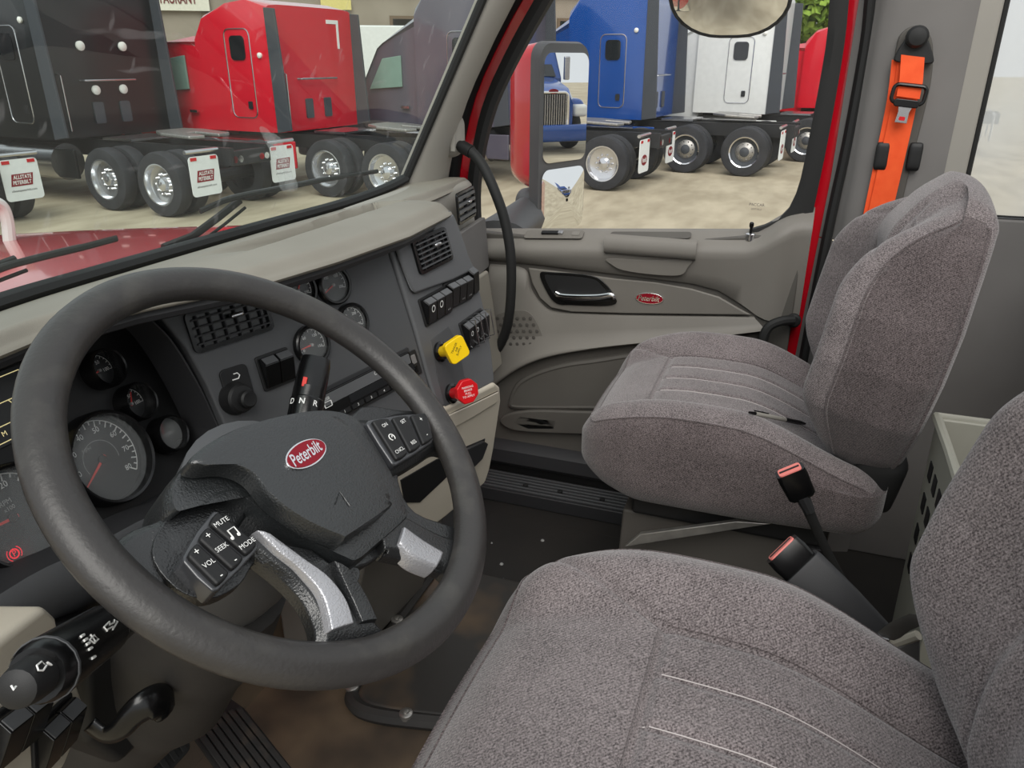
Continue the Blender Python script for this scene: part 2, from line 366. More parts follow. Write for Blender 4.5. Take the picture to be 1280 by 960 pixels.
DPs = [Vector((v.x, v.y)) for v in spline([(a, b, 0) for a, b in DP], 3)]
def ring(path, prof):   # prof: (offset, x)
    return MB().loft([[Vector((x, q.x, q.y)) for q in off(path, o)] for o, x in prof], closed=False, caps=False)
def lens_(a): return [sum(((a[j]-a[j-1]).length for j in range(1, i+1)), 0.0) for i in range(len(a))]
dr = sthing('door_1', 'grey passenger door with panel, window frame and chrome handle', 'door', (0.97, 0.4, 0.08))
# black window frame between the glass and the door edge
up = [v for v in DPs if v.y > 0.78]
def resamp(path, n):
    L = lens_(path); T = L[-1]; out = []; j = 0
    for i in range(n):
        d = T*i/(n-1)
        while j < len(L)-2 and L[j+1] < d: j += 1
        k = (d-L[j])/max(1e-9, L[j+1]-L[j]); out.append(path[j].lerp(path[j+1], min(1, k)))
    return out
ga = resamp(GPs, 60); da = resamp(up, 60)
m = MB(); m.loft([[Vector((1.005, a.x, a.y)) for a in ga], [Vector((0.978, a.x, a.y)) for a in ga], [Vector((0.972, a.x*0.6+b.x*0.4, a.y*0.6+b.y*0.4)) for a, b in zip(ga, da)],
                  [Vector((0.978, b.x, b.y)) for b in da], [Vector((1.02, b.x, b.y)) for b in da]], closed=False, caps=False)
m.build('window_frame', M['rub'], dr)
# body opening: red painted jamb and outer black seal
jm = sthing('trim_2', 'red painted door jamb around the passenger door', 'door jamb', (0.99, 0.4, 0.08))
ring(DPs, [(-0.004, 1.03), (0.0, 1.006), (0.03, 0.998), (0.034, 0.985)]).build('red_jamb', M['red'], jm)
ring(DPs, [(0.031, 1.0), (0.031, 0.972), (0.038, 0.960), (0.046, 0.958), (0.053, 0.962), (0.056, 0.975), (0.056, 1.0)]).build('rubber_seal', M['rub'], jm)
# door glass
M['dg'] = glass('door_glass', 0.012)
inner = [Vector((1.0, a.x, a.y)) for a in ga]
m = MB(); m.add(inner, [list(range(len(inner)))]); struct(m.build('window_2', M['dg'], None), 'clear passenger door glass behind the mirror', 'window')
ORGW = None

# ---- door panel
def zs(y): # sill height along the door
    return 0.797 + 0.075*(0.80-y)*0.9 + 0.055*sst(0.1, -0.02, y)
def dp(px, py, x=0.95):
    p = P(px, py, x=x); return p
m = MB(); m.prism([(0.955, -0.032, 0.085), (0.955, 0.872, 0.085), (0.955, 0.872, 0.80), (0.955, 0.4, 0.80), (0.955, -0.032, 0.86)], (0.05, 0, 0)); m.build('door_board', M['doorlow'], dr, bevel=0.004)
ys = [0.86-0.908*i/44 for i in range(45)]
seam_px = [(612, 326), (659, 331), (767, 344), (865, 356), (899, 365), (929, 384), (950, 400), (985, 410)]
sm = [P(a, b, x=0.945) for a, b in seam_px]
def seamz(y):
    for a, b in zip(sm, sm[1:]):
        if b.y <= y <= a.y: return b.z + (a.z-b.z)*(y-b.y)/(a.y-b.y)
    return sm[0].z if y > sm[0].y else sm[-1].z
loops = []
for y in ys:
    z = zs(y); q = seamz(y); e = sst(0.02, -0.03, y)*0.02
    loops.append([Vector(p) for p in ((1.0, y, q), (0.952+e, y, q), (0.946+e, y, q+0.004), (0.938+e, y, (z+q)/2-0.03), (0.928+e, y, z-0.058), (0.925+e, y, z-0.042), (0.929+e, y, z-0.030), (0.940+e, y, z-0.020), (0.985, y, z+0.004), (1.01, y, z+0.006))])
m = MB(); m.loft(loops); m.build('upper_bolster', M['taupe2'], dr, sharp=50)
# spear shaped insert
ins = [P(a, b, x=0.95) for a, b in [(661, 334), (720, 341), (767, 347), (820, 352), (865, 360), (899, 370), (925, 385), (940, 393), (860, 392), (780, 391), (715, 389), (690, 384), (676, 372), (666, 353)]]
m = MB(); m.prism(ins, (-0.009, 0, 0)); m.build('insert_panel', M['taupe3'], dr, bevel=0.004, seg=3)
# armrest region (light) with raised lower lip
top = [P(a, b, x=0.95) for a, b in [(612, 330), (655, 336), (664, 362), (676, 379), (692, 389), (740, 392), (820, 394), (900, 395), (943, 396)]]
bot = [P(a, b, x=0.95) for a, b in [(612, 488), (625, 476), (650, 459), (680, 446), (720, 437), (780, 429), (850, 422), (910, 416), (957, 410)]]
top = spline(top, 5); bot = spline(bot, 5); loops = []
for k, xx in ((0, 0.956), (0.02, 0.945), (0.15, 0.943), (0.5, 0.941), (0.8, 0.936), (0.90, 0.926), (0.95, 0.922), (0.985, 0.924), (1.0, 0.932), (1.0, 0.955)):
    loops.append([Vector((xx, a.y+(b.y-a.y)*k, a.z+(b.z-a.z)*k)) for a, b in zip(top, bot)])
m = MB(); m.loft(loops, closed=False, caps=False); m.build('armrest_panel', M['taupe2'], dr, sharp=60)
# lower map pocket: raised oval lip and recess
pk = spline([P(a, b, x=0.95) for a, b in [(640, 502), (652, 478), (690, 461), (740, 452), (830, 446), (830, 508), (740, 508), (680, 508), (645, 507)]], 5, closed=True)
m = MB(); m.tube(pk + [pk[0]], 0.010, 8, flat=((1, 0, 0), 1.0)); m.build('pocket_rim', M['doorlow'], dr)
m = MB(); m.prism([p + Vector((-0.008, 0, 0)) for p in pk], (0.02, 0, 0)); m.build('pocket_panel', M['doorlow'], dr, bevel=0.003)
lo = spline([P(a, b, x=0.95) for a, b in [(628, 520), (660, 511), (740, 512), (860, 512), (860, 544), (740, 541), (660, 538), (634, 532)]], 4, closed=True)
m = MB(); m.prism(lo, (-0.016, 0, 0)); m.build('lower_pocket', M['doorlow'], dr, bevel=0.006, seg=3)
pk2 = [P(a, b, x=0.934) for a, b in [(642, 528), (650, 521), (672, 524), (694, 526), (692, 536), (660, 536)]]
m = MB(); m.prism(pk2, (0.004, 0, 0)); m.build('pocket_slot', M['blkm'], dr)
m = MB(); m.prism([(0.955, -0.03, 0.095), (0.955, 0.87, 0.095), (0.925, 0.87, 0.125), (0.945, 0.87, 0.24), (0.945, -0.03, 0.24), (0.925, -0.03, 0.125)][:3] + [(0.93, 0.87, 0.10)], (0, -0.0, 0.0)) if False else None
m = MB(); m.loft([[Vector((x, y, z)) for x, z in ((0.96, 0.085), (0.925, 0.087), (0.915, 0.10), (0.918, 0.14), (0.938, 0.155), (0.96, 0.16))] for y in (-0.03, 0.87)]); m.build('scuff_strip', M['char2'], dr, sharp=40)
# speaker grille with holes
sg = spline([P(a, b, x=0.9425) for a, b in [(618, 398), (645, 388), (664, 392), (678, 418), (676, 432), (655, 441), (625, 444)]], 4, closed=True)
m = MB(); m.prism(sg, (-0.003, 0, 0)); sgo = m.build('speaker_grille', M['taupe3'], dr, bevel=0.001)
for i in range(7):
    for j in range(6):
        a, b = 622+8.2*i+(j % 2)*4, 398+8*j
        if 618 < a < 672 - max(0, (b-425))*0.9 - max(0, (402-b))*1.5 and b < 440:
            p = P(a, b, x=0.9391); m = MB(); m.lathe([(0.006, 0), (0.0055, 0.0012), (0.0045, 0.0014)], Frame(p, (0, -1, 0), (0, 0, 1)), 6); m.build('hole', M['doorlow'], sgo)
# pull grip moulded in the sill
gf = Frame(P(812, 320, x=0.928), (0, -1, 0), (0, 0, 1))
gw = (P(755, 320, x=0.94)-P(868, 320, x=0.94)).length; gz = P(812, 296, x=0.94).z
m = MB(); m.loft([[gf(u, gz-gf.o.z+dz, w) for u in [gw*(-.5+i/16) for i in range(17)]] for dz, w in ((0.0, -0.012), (0.004, 0.004), (-0.006, 0.016), (-0.028, 0.018), (-0.044, 0.014), (-0.048, 0.002), (-0.044, -0.01))], closed=False, caps=False)
m.build('pull_grip', M['taupe2'], dr, sharp=70)
gr = spline([P(a, b, x=0.9285) for a, b in [(760, 323), (815, 325), (864, 323), (860, 334), (850, 344), (815, 343), (780, 338), (765, 331)]], 4, closed=True)
m = MB(); m.prism(gr, (-0.003, 0, 0)); m.build('grip_recess', M['taupe3'], dr, bevel=0.002)
GY = P(812, 296, x=0.96).y; gsf = Frame((0.962, GY, zs(GY)-0.0015), (0, -1, 0.068), (0.045, 0, 0.024)); m = MB(); m.plate(gsf, rrect(gw*0.9, 0.026, 0.010), -0.002, 0.0012); m.build('grip_slot', M['doorlow'], dr, bevel=0.002)
# switch plate and lock pin on the sill
SY = P(692, 300, x=0.96).y; sf = Frame((0.962, SY, zs(SY)-0.0025), (0, -1, 0.068), (0.045, 0, 0.024))
sl = (P(655, 300, x=0.95)-P(728, 300, x=0.95)).length
m = MB(); m.plate(sf, rrect(sl, 0.034, 0.008), 0, 0.003); so = m.build('switch_plate', M['taupe3'], dr, bevel=0.001)
m = MB(); m.plate(sf.at(-0.01, 0.002), rrect(0.05, 0.012, 0.003), 0.003, 0.009); m.build('window_switch', M['blk'], so, bevel=0.001)
m = MB(); m.plate(sf.at(0.02, 0.002), rrect(0.014, 0.012, 0.003), 0.003, 0.010); m.build('switch_tip', M['chrome2'], so, bevel=0.001)
m = MB(); m.plate(sf.at(0.062, 0.002), rrect(0.022, 0.016, 0.003), 0.003, 0.005); m.build('blank_cap', M['taupe2'], so, bevel=0.001)
lp = P(938, 294, x=0.96); lf = Frame(lp, (0, -1, 0), (1, 0, 0))
m = MB(); m.lathe([(0.012, -0.012), (0.012, 0.003), (0.008, 0.005)], lf, 16); lo_ = m.build('lock_collar', M['chrome2'], dr)
m = MB(); m.lathe([(0.0035, -0.002), (0.0035, 0.018), (0.0055, 0.022), (0.0055, 0.030), (0.003, 0.033)], lf, 12); m.build('lock_pin', M['blk'], lo_)
# handle bezel and chrome lever
bz = spline([P(a, b, x=0.94) for a, b in [(675, 342), (690, 340), (740, 344), (758, 355), (769, 371), (770, 379), (755, 382), (715, 381), (696, 379), (684, 365)]], 4, closed=True)
m = MB(); m.prism(bz, (-0.004, 0, 0)); hb = m.build('handle_bezel', M['blk'], dr, bevel=0.002)
bi = spline([P(a, b, x=0.9355) for a, b in [(681, 345), (692, 344), (738, 348), (753, 358), (763, 371), (760, 377), (715, 377), (699, 374), (689, 363)]], 4, closed=True)
m = MB(); m.prism(bi, (-0.0008, 0, 0)); m.build('handle_cup', M['blkm'], hb)
hv = spline([P(a, b, x=0.925) for a, b in [(694, 366), (702, 370), (725, 371.5), (748, 371), (764, 369), (768, 374)]], 5)
m = MB(); m.tube(hv, [0.006+0.004*math.sin(math.pi*min(1, (i+2)/(len(hv)+1))) for i in range(len(hv))], 10, flat=((0, 0, 1), 0.8)); m.build('handle_lever', M['chrome'], hb)
# enamel badge on the door
def oval_badge(F, a, b, parent, th=0.003):
    m = MB(); m.plate(F, ell(a, b), 0, th*0.8); o = m.build('badge', M['chrome'], parent, bevel=0.0006)
    m = MB(); m.plate(F, ell(a*0.94, b*0.88), th*0.8, th); m.build('badge_enamel', M['badge'], o)
    text('badge_lettering', 'Peterbilt', F.at(-0.1*b, 0, th), b*0.95, M['chrome'], o, shear=0.35, w=a*1.5, depth=0.0003, bold=0.012)
    return o
oval_badge(Frame(P(812, 373, x=0.9405), (0, -1, 0.02), (0, 0.02, 1)), 0.038, 0.0155, dr)

# ---- A pillar trim on the passenger side
ap = sthing('trim_3', 'grey windshield pillar trim with grab bar boss', 'pillar trim', (0.85, 0.86, 0.95))
loops = []
for z in (0.90, 0.95, 1.0, 1.05, 1.1, 1.15, 1.2, 1.3, 1.4, 1.5, 1.62):
    g = wtop(WE, z) + Vector((0.008, -0.008, 0))
    yy = None
    for a, b in zip(DPs, DPs[1:]):
        if a.y <= z <= b.y and a.x > 0.3: yy = a.x + (b.x-a.x)*(z-a.y)/(b.y-a.y)
    if yy is None: yy = 0.51
    d = Vector((0.968, yy+0.058, z)); r = Vector((-0.35, -0.6, 0)).normalized()
    mid = g.lerp(d, 0.5)
    loops.append([g + Vector((0.0, 0.03, 0)), g, g.lerp(d, 0.12)+r*0.022, g.lerp(d, 0.32)+r*0.045, g.lerp(d, 0.5)+r*0.053, g.lerp(d, 0.7)+r*0.045, g.lerp(d, 0.88)+r*0.026, d, d + Vector((0.03, 0.02, 0))])
m = MB(); m.loft(loops, closed=False, caps=False); m.build('pillar_cover', M['pillar'], ap, sharp=60)
# grab bar boss + bar
c = P(566, 172, x=0.83)
m = rbox(14, (0.085, 0.085, 0.115), 0.036, lambda p, s: (c.x+p.x+0.035, c.y+p.y+0.03, c.z+p.z+0.004)); m.build('bar_boss', M['pillar'], ap, sharp=180)
c2 = P(563, 176, x=0.835)
m = MB(); m.box((c2.x-0.012, c2.y-0.012, c2.z), (0.004, 0.012, 0.05)); m.build('boss_cap', M['pillar'], ap, bevel=0.001)
gb = thing('grab_bar', 'long curved black grab bar beside the passenger door', 'grab bar', P(618, 445, x=0.84))
path = spline([P(574, 182, x=0.85), P(587, 188, x=0.84), P(602, 205, x=0.83), P(618, 238, x=0.82), P(632, 280, x=0.82), P(639, 330, x=0.82), P(637, 390, x=0.83), P(628, 425, x=0.85), P(612, 448, x=0.87), P(600, 460, x=0.89)], 6)
m = MB(); m.tube(path, 0.0135, 12); m.build('bar', M['rub'], gb)
m = MB(); m.tube([path[2], path[7]], 0.0165, 12); m.build('collar', M['blkm'], gb)

# ---- rear pillar / side wall trim
bp_ = sthing('trim_4', 'grey door pillar trim behind the passenger door', 'pillar trim', (0.93, -0.2, 0.0))
prof = lambda z: [(-0.07, 0.99), (-0.104, 0.962), (-0.112, 0.942), (-0.125, 0.925), (-0.155, 0.918), (-0.235, 0.915), (-0.262, 0.918), (-0.30, 0.93), (-0.305, 0.96)]
def bedge(z):   # rear edge of seal
    return -0.003 + (0.0 if z > 1.0 else (1.0-z)*0.04)
seamz_ = 0.845
for z0, z1, nm in ((0.0, seamz_-0.0015, 'lower_cover'), (seamz_+0.0015, 1.7, 'upper_cover')):
    loops = []
    for z in [z0+(z1-z0)*i/6 for i in range(7)]:
        loops.append([Vector((x, y+bedge(z), z)) for y, x in prof(z)])
    m = MB(); m.loft(loops, closed=False, caps=False); m.build(nm, M['pillar2'], bp_, sharp=60)
# belt channel as a raised dark plate, recess shade put into its colour
ch = spline([P(a, b, x=0.915) for a, b in [(1120, 60), (1128, 40), (1145, 32), (1160, 40), (1166, 62), (1162, 110), (1140, 200), (1105, 330), (1068, 330), (1085, 240), (1110, 130)]], 4, closed=True)
m = MB(); m.prism([p + Vector((-0.007, 0, 0)) for p in ch], (0.012, 0, 0)); m.build('belt_channel', M['doorlow'], bp_, bevel=0.004)
# shoulder belt
sb = thing('seat_belt', 'orange shoulder belt with black slide ring and steel tongue hanging on pillar', 'seat belt', P(1090, 300, x=0.90))
dr1 = spline([P(a, b, x=0.905) for a, b in [(1132, 48), (1143, 35), (1156, 44), (1166, 72), (1160, 80), (1122, 78), (1118, 70)]], 4, closed=True)
m = MB(); m.prism(dr1, (-0.018, 0, 0)); m.build('anchor_plate', M['blkm'], sb, bevel=0.006, seg=3)
m = MB(); m.lathe([(0.022, 0), (0.022, 0.012), (0.017, 0.018), (0.006, 0.02)], Frame(P(1146, 46, x=0.888), (0, -1, 0), (0, 0, 1)), 20); m.build('anchor_bolt', M['blkm'], sb)
def ribbon(pts, hw, th, n, wv): # flat webbing
    L = []
    for p in pts: L.append([p+wv*hw+n*th, p-wv*hw+n*th, p-wv*hw-n*th, p+wv*hw-n*th])
    return MB().loft(L)
wv = Vector((0.0, 1, 0.12)).normalized(); nx = Vector((1, 0, 0))
ribbon([P(1141, 70, x=0.886), P(1139, 100, x=0.882), P(1135, 122, x=0.880)], 0.023, 0.0012, nx, wv).build('webbing', M['orange'], sb)
ribbon(spline([P(1138, 74, x=0.896), P(1130, 130, x=0.898), P(1115, 200, x=0.90), P(1099, 270, x=0.905), P(1076, 370, x=0.91)], 5), 0.025, 0.0012, nx, wv).build('webbing', M['orange'], sb)
ribbon(spline([P(1126, 76, x=0.900), P(1119, 130, x=0.902), P(1100, 220, x=0.906), P(1085, 290, x=0.91), P(1068, 370, x=0.914)], 5), 0.018, 0.0012, nx, wv).build('webbing', M['orange'], sb)
tf = Frame(P(1136, 118, x=0.877), (0, -1, -0.1), (0, -0.1, 1))
lo_p = [tf(u, v, 0) for u, v in rrect(0.064, 0.036, 0.01)]
m = MB(); m.tube(lo_p + lo_p[:2], 0.0042, 8); tg = m.build('slide_ring', M['blk'], sb)
m = MB(); m.plate(tf.at(0, -0.018), rrect(0.05, 0.016, 0.006), -0.005, 0.006); m.build('tongue_grip', M['blk'], tg, bevel=0.002)
to_ = [(-0.014, -0.024), (0.014, -0.024), (0.011, -0.036), (0.012, -0.058), (-0.012, -0.058), (-0.011, -0.036)]
m = MB(); m.plate(tf, to_, -0.0012, 0.0012); m.build('tongue', M['chrome2'], tg, bevel=0.0008)
m = MB(); m.plate(tf.at(0, -0.049), rrect(0.012, 0.008, 0.002), -0.0016, 0.0016); m.build('tongue_slot', M['redk'], tg)
for a, b in ((1102, 195), (1143, 196)):
    m = rbox(6, (0.018, 0.028, 0.06), 0.006, lambda p, s, c=P(a, b, x=0.905): c+p); m.build('height_adjuster', M['blkm'], sb, sharp=180)
# side wall behind the pillar with quarter window, and the back wall with its window
sw = sthing('wall_right', 'grey side wall behind the passenger seat', 'wall', (0.95, -0.45, 0))
m = MB(); m.box((0.965, -0.43, 0.46), (0.05, 0.42, 0.92)); m.build('lower_panel', M['pillar2'], sw, bevel=0.004)
m = MB(); m.box((0.955, -0.615, 1.3), (0.06, 0.06, 0.8)); m.build('corner_post', M['pillar2'], sw, bevel=0.01)
m = MB(); m.box((0.945, -0.322, 1.3), (0.03, 0.05, 0.8)); m.build('window_reveal', M['pillar'], sw, bevel=0.008)
m = MB(); m.add([(0.972, -0.335, 0.92), (0.972, -0.585, 0.92), (0.972, -0.585, 1.7), (0.972, -0.335, 1.7)], [(0, 1, 2, 3)]); M['rg'] = glass('hazy_rear_glass', 0.55); struct(m.build('window_3', M['rg']), 'small side window behind the passenger seat belt', 'window')  # strong haze makes the pane pale
q = [Vector((0.962, -0.352, 1.7)), Vector((0.962, -0.352, 0.925)), Vector((0.962, -0.58, 0.925)), Vector((0.962, -0.58, 1.7))]
m = MB(); m.tube(q, 0.010, 8); m.build('window_gasket', M['rub'], sw)
bw = sthing('wall_back', 'grey back wall of the cab behind the seats', 'wall', (0, -0.62, 0))
m = MB(); m.box((0, -0.63, 0.43), (1.96, 0.05, 0.86)); m.build('lower_panel', M['pillar2'], bw, bevel=0.004)
for x in (-0.955, 0.93): m = MB(); m.box((x, -0.63, 1.28), (0.08, 0.05, 0.84)); m.build('window_post', M['pillar2'], bw, bevel=0.01)
q = [Vector((0.885, -0.604, 1.7)), Vector((0.885, -0.604, 0.90)), Vector((0.87, -0.604, 0.875)), Vector((-0.9, -0.604, 0.875)), Vector((-0.915, -0.604, 0.90)), Vector((-0.915, -0.604, 1.7))]
m = MB(); m.tube(q, 0.014, 8); m.build('window_gasket', M['rub'], bw)
m = MB(); m.add([(0.89, -0.625, 0.86), (-0.915, -0.625, 0.86), (-0.915, -0.625, 1.7), (0.89, -0.625, 1.7)], [(0, 1, 2, 3)]); struct(m.build('window_4', M['rg']), 'rear cab window behind the seats', 'window')

# pale hazy patches on the windshield
PFw = Frame((0.2, 0.975, 0.95), (1, 0, 0), (0, -0.187, 0.403))
M['patch'] = glass('hazy_patch', 0.20, refl=0.0)
for pts, mm in (([(324, 160), (336, 163), (352, 190), (366, 215), (372, 236), (352, 238), (346, 212), (336, 186)], 'patch'), ([(330, 168), (350, 172), (362, 205), (368, 232), (358, 236), (352, 205)], 'patch')):
    w = 0.006; q = spline([PFw(*PFw.pix(a, b, w), w) for a, b in pts], 4, closed=True); m = MB(); m.add(q, [list(range(len(q)))]); m.build('hazy_patch', M[mm], ws)
# ================================================================== dashboard
da_ = thing('dashboard', 'truck dashboard with taupe padded top, charcoal gauge panels and cream lower trim', 'dashboard', (0, 0.8, 0.4))
A = Vector((0.11, 0.65, 0.96))
FC = Frame.panel(A, R(18), R(14.5))                       # centre gauge / radio panel
FP = Frame.panel(A, R(7), R(14.0))                        # switch pod
FK = Frame.panel(P(126, 575, y=0.80), R(-2), R(22))       # instrument cluster
def interp(x, pts):
    if x <= pts[0][0]: return pts[0][1]
    for a, b in zip(pts, pts[1:]):
        if x <= b[0]: return a[1]+(b[1]-a[1])*sst(0, 1, (x-a[0])/(b[0]-a[0])) if False else a[1]+(b[1]-a[1])*(x-a[0])/(b[0]-a[0])
    return pts[-1][1]
LIPY = [(-0.95, 0.70), (-0.60, 0.725), (-0.50, 0.735), (-0.38, 0.71), (-0.24, 0.645), (-0.1, 0.62), (0.1, 0.603), (0.30, 0.618), (0.345, 0.635), (0.40, 0.76), (0.46, 0.785), (0.60, 0.795), (0.90, 0.832), (0.95, 0.845)]
LIPZ = [(-0.95, 0.995), (-0.55, 0.995), (0.30, 0.992), (0.36, 0.985), (0.44, 0.970), (0.60, 0.965), (0.90, 0.958), (0.95, 0.94)]
BASEY = lambda x: interp(x, [(p.x, p.y) for p in WB]) if x < 0.71 else 0.925 - 0.05*(x-0.71)/0.24
BASEZ = lambda x: interp(x, [(p.x, p.z) for p in WB]) if x < 0.71 else 0.972 + 0.004
m = MB(); loops = []; NX, NS = 150, 90
for i in range(NX+1):
    x = -0.95 + 1.89*i/NX; yb = BASEY(x)-0.004; zb = BASEZ(x)-0.006; yl = interp(x, LIPY); zl = interp(x, LIPZ); row = []
    end = sst(0.86, 0.945, x)*0.025
    for j in range(NS+1):
        s = j/NS; y = yb+(yl-yb)*s
        za = zb+0.27*(yb-y); zc = zl+0.004
        k_ = 0.02; h_k = max(k_-abs(za-zc), 0.0)/k_; z = min(za, zc)-h_k*h_k*k_*0.25
        z -= 0.016*sst(0.90, 1.0, s)**1.8
        wx = sst(-0.22, 0.10, x)*sst(0.385, 0.362, x)
        z -= 0.034*wx*sst(0.728, 0.745, y)*sst(0.815, 0.803, y)
        row.append(Vector((x, y, z-end)))
    e = row[-1]
    row += [Vector((x, yl-0.003, e.z-0.004)), Vector((x, yl-0.001, e.z-0.008)), Vector((x, yl+0.008, e.z-0.011)), Vector((x, yl+0.05, e.z-0.011))]
    loops.append(row)
m.loft(loops, closed=False, caps=False); m.build('top_pad', M['taupe'], da_, sharp=60)
# dark trim rail under the pad lip
rail = [Vector((x, interp(x, LIPY)+0.014, interp(x, LIPZ)-0.029)) for x in [-0.9+1.245*i/60 for i in range(61)]]
m = MB(); m.tube(rail, 0.009, 8, flat=((0, 0, 1), 0.8)); m.build('trim_rail', M['char2'], da_)
# core structure behind the panels
m = MB(); m.loft([[Vector(p) for p in ((x, 0.90, 0.93), (x, 0.84+dy, 0.93), (x, 0.83+dy, 0.70), (x, 0.84, 0.50), (x, 0.95, 0.50))] for x, dy in ((-0.93, 0.05), (-0.3, 0.05), (0.1, 0.0), (0.93, 0.03))]); m.build('core', M['char2'], da_)
# centre panel
def poly(F, pts, w=0.0): return [F.pix(a, b, w) for a, b in pts]
cp = poly(FC, [(186, 384), (205, 402), (232, 434), (258, 480), (280, 530), (297, 575), (312, 612), (420, 580), (545, 512), (516, 410), (482, 303), (420, 322), (330, 350), (250, 372)])
m = MB(); m.plate(FC, cp, -0.05, 0.0); m.build('centre_panel', M['char'], da_, bevel=0.004, seg=3)
# switch pod
pp = poly(FP, [(484, 304), (520, 288), (562, 262), (572, 290), (582, 322), (595, 350), (606, 395), (613, 440), (617, 478), (590, 492), (556, 508), (546, 511), (532, 466), (517, 410), (500, 355)])
m = MB(); m.plate(FP, pp, -0.10, 0.004); m.build('switch_pod', M['pod'], da_, bevel=0.006, seg=3)
up_ = poly(FP, [(488, 308), (520, 291), (560, 268), (569, 290), (580, 322), (587, 338), (560, 351), (512, 368), (508, 362), (499, 340)])
m = MB(); m.plate(FP, up_, 0.004, 0.014); m.build('pod_brow', M['pod'], da_, bevel=0.008, seg=3)

# ---- vents
def vent(F, w, h, ns, nv, parent, frame=True, chrome_=True, lw=0.0022):
    pts = rrect(w, h, 0.008, 3); pin = rrect(w-0.012, h-0.012, 0.006, 3)
    m = MB(); m.loft([[F(u, v, z) for u, v in q] for q, z in ((pts, 0), (pts, 0.005), (pin, 0.0055), (pin, 0.0005))], caps=False)
    m.add([F(u, v, 0.0006) for u, v in pin], [list(range(len(pin)))])
    o = m.build('air_vent', M['blk'], parent, sharp=40)
    for i in range(ns):
        v = -h/2+0.006+(h-0.012)*(i+0.5)/ns
        m = MB(); m.box(F(0, v, 0.0045), (w-0.012, 0.0022 if lw < 0.003 else lw, 0.007), F); m.build('slat', M['char' if lw < 0.0025 else ('char2' if lw < 0.005 else 'pod')], o)
    for i in range(nv):
        u = -w/2+0.006+(w-0.012)*(i+0.5)/nv
        m = MB(); m.box(F(u, 0, 0.003), (0.002, h-0.012, 0.005), F); m.build('vane', M['char2'], o)
    if chrome_:
        m = rbox(5, (0.020, 0.007, 0.012), 0.003, lambda p, s: F(p.x+0.008, p.y+0.008, p.z+0.009)); m.build('slider', M['chrome2'], o, sharp=180)
    return o
def quad(F, pts, w=0.0):
    q = [F.pix(a, b, w) for a, b in pts]   # TL TR BR BL
    c = (sum(a for a, b in q)/4, sum(b for a, b in q)/4)
    wd = (math.dist(q[0], q[1])+math.dist(q[3], q[2]))/2; hd = (math.dist(q[0], q[3])+math.dist(q[1], q[2]))/2
    return c[0], c[1], wd, hd, math.atan2(q[1][1]-q[0][1]+q[2][1]-q[3][1], q[1][0]-q[0][0]+q[2][0]-q[3][0])
u, v, w_, h_, rt = quad(FP, [(510, 301), (553, 285), (566, 322), (526, 345)], 0.014)
vent(FP.at(u, v, 0.014, rt), w_, h_, 6, 4, da_)
u, v, w_, h_, rt = quad(FC, [(224, 392), (325, 368), (345, 408), (246, 444)])
vent(FC.at(u, v, 0, rt), w_, h_, 4, 6, da_, lw=0.0028)
# ---- round gauges
def gauge(F, r, parent, rise, face, nums, needle, nlen=0.75, a0=210, a1=-30, ticks=17, lens='lens', ring_w=0.006, hubc='grey', numr=0.62, nh=0.17, part='gauge', needle_w=0.05):
    m = MB(); m.lathe([(r+ring_w, 0), (r+ring_w, rise*0.8), (r+ring_w*0.6, rise), (r+0.0005, rise*0.95), (r, 0.0012)], F, 40, caps=False)
    g = m.build(part, M['blk'], parent, sharp=40)
    m = MB(); m.lathe([(r, 0.0), (r, 0.0014)], F, 40); m.build('face', M[face], g)
    m = MB()
    for i in range(ticks):
        a = R(a0+(a1-a0)*i/(ticks-1)); L = 0.14 if i % 2 == 0 else 0.08; k = F.at(0, 0, 0, a)
        m.box(k(r*(0.92-L/2), 0, 0.0018), (r*L, r*0.028, 0.0004), k)
    n = 40; arc = [R(a0+(a1-a0)*i/n) for i in range(n+1)]
    m.loft([[F(r*q*math.cos(a), r*q*math.sin(a), 0.0019) for a in arc] for q in (0.915, 0.94)], closed=False, caps=False)
    m.build('scale_marks', M['white'], g, smooth=False)
    for i, s in enumerate(nums):
        a = R(a0+(a1-a0)*i/max(1, len(nums)-1)); text('numeral', s, F.at(r*numr*math.cos(a), r*numr*math.sin(a), 0.0017), r*nh, M['white'], g)
    k = F.at(0, 0, 0, R(needle))
    m = MB(); m.plate(k, [(-0.12*r, -needle_w*r), (nlen*r, -needle_w*0.35*r), (nlen*r, needle_w*0.35*r), (-0.12*r, needle_w*r)], 0.0030, 0.0040); m.build('needle', M['redn'], g)
    m = MB(); m.lathe([(r*0.10, 0.0015), (r*0.10, 0.005), (r*0.07, 0.006)], F, 16); m.build('hub_cap', M[hubc], g)
    m = MB(); m.lathe([(r, rise*0.55), (r*0.5, rise*0.56), (0.0002, rise*0.565)], F, 32, caps=False); m.build('lens', M[lens], g)
    return g
M['lens_h'] = glass('gauge_lens_glare_strong', 0.26); M['lens_m'] = glass('gauge_lens_glare_mild', 0.21)  # pale haze in these lenses stands in for sky glare
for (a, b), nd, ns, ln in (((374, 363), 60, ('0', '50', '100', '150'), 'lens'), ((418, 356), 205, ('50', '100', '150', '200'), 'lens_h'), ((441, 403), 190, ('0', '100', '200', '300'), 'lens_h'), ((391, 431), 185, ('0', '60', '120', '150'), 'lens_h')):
    u, v = FC.pix(a, b, 0.006); gauge(FC.at(u, v), 0.0262, da_, 0.011, 'gauge', ns, nd, lens=ln, ticks=13, nlen=0.8, a0=200, a1=-20)
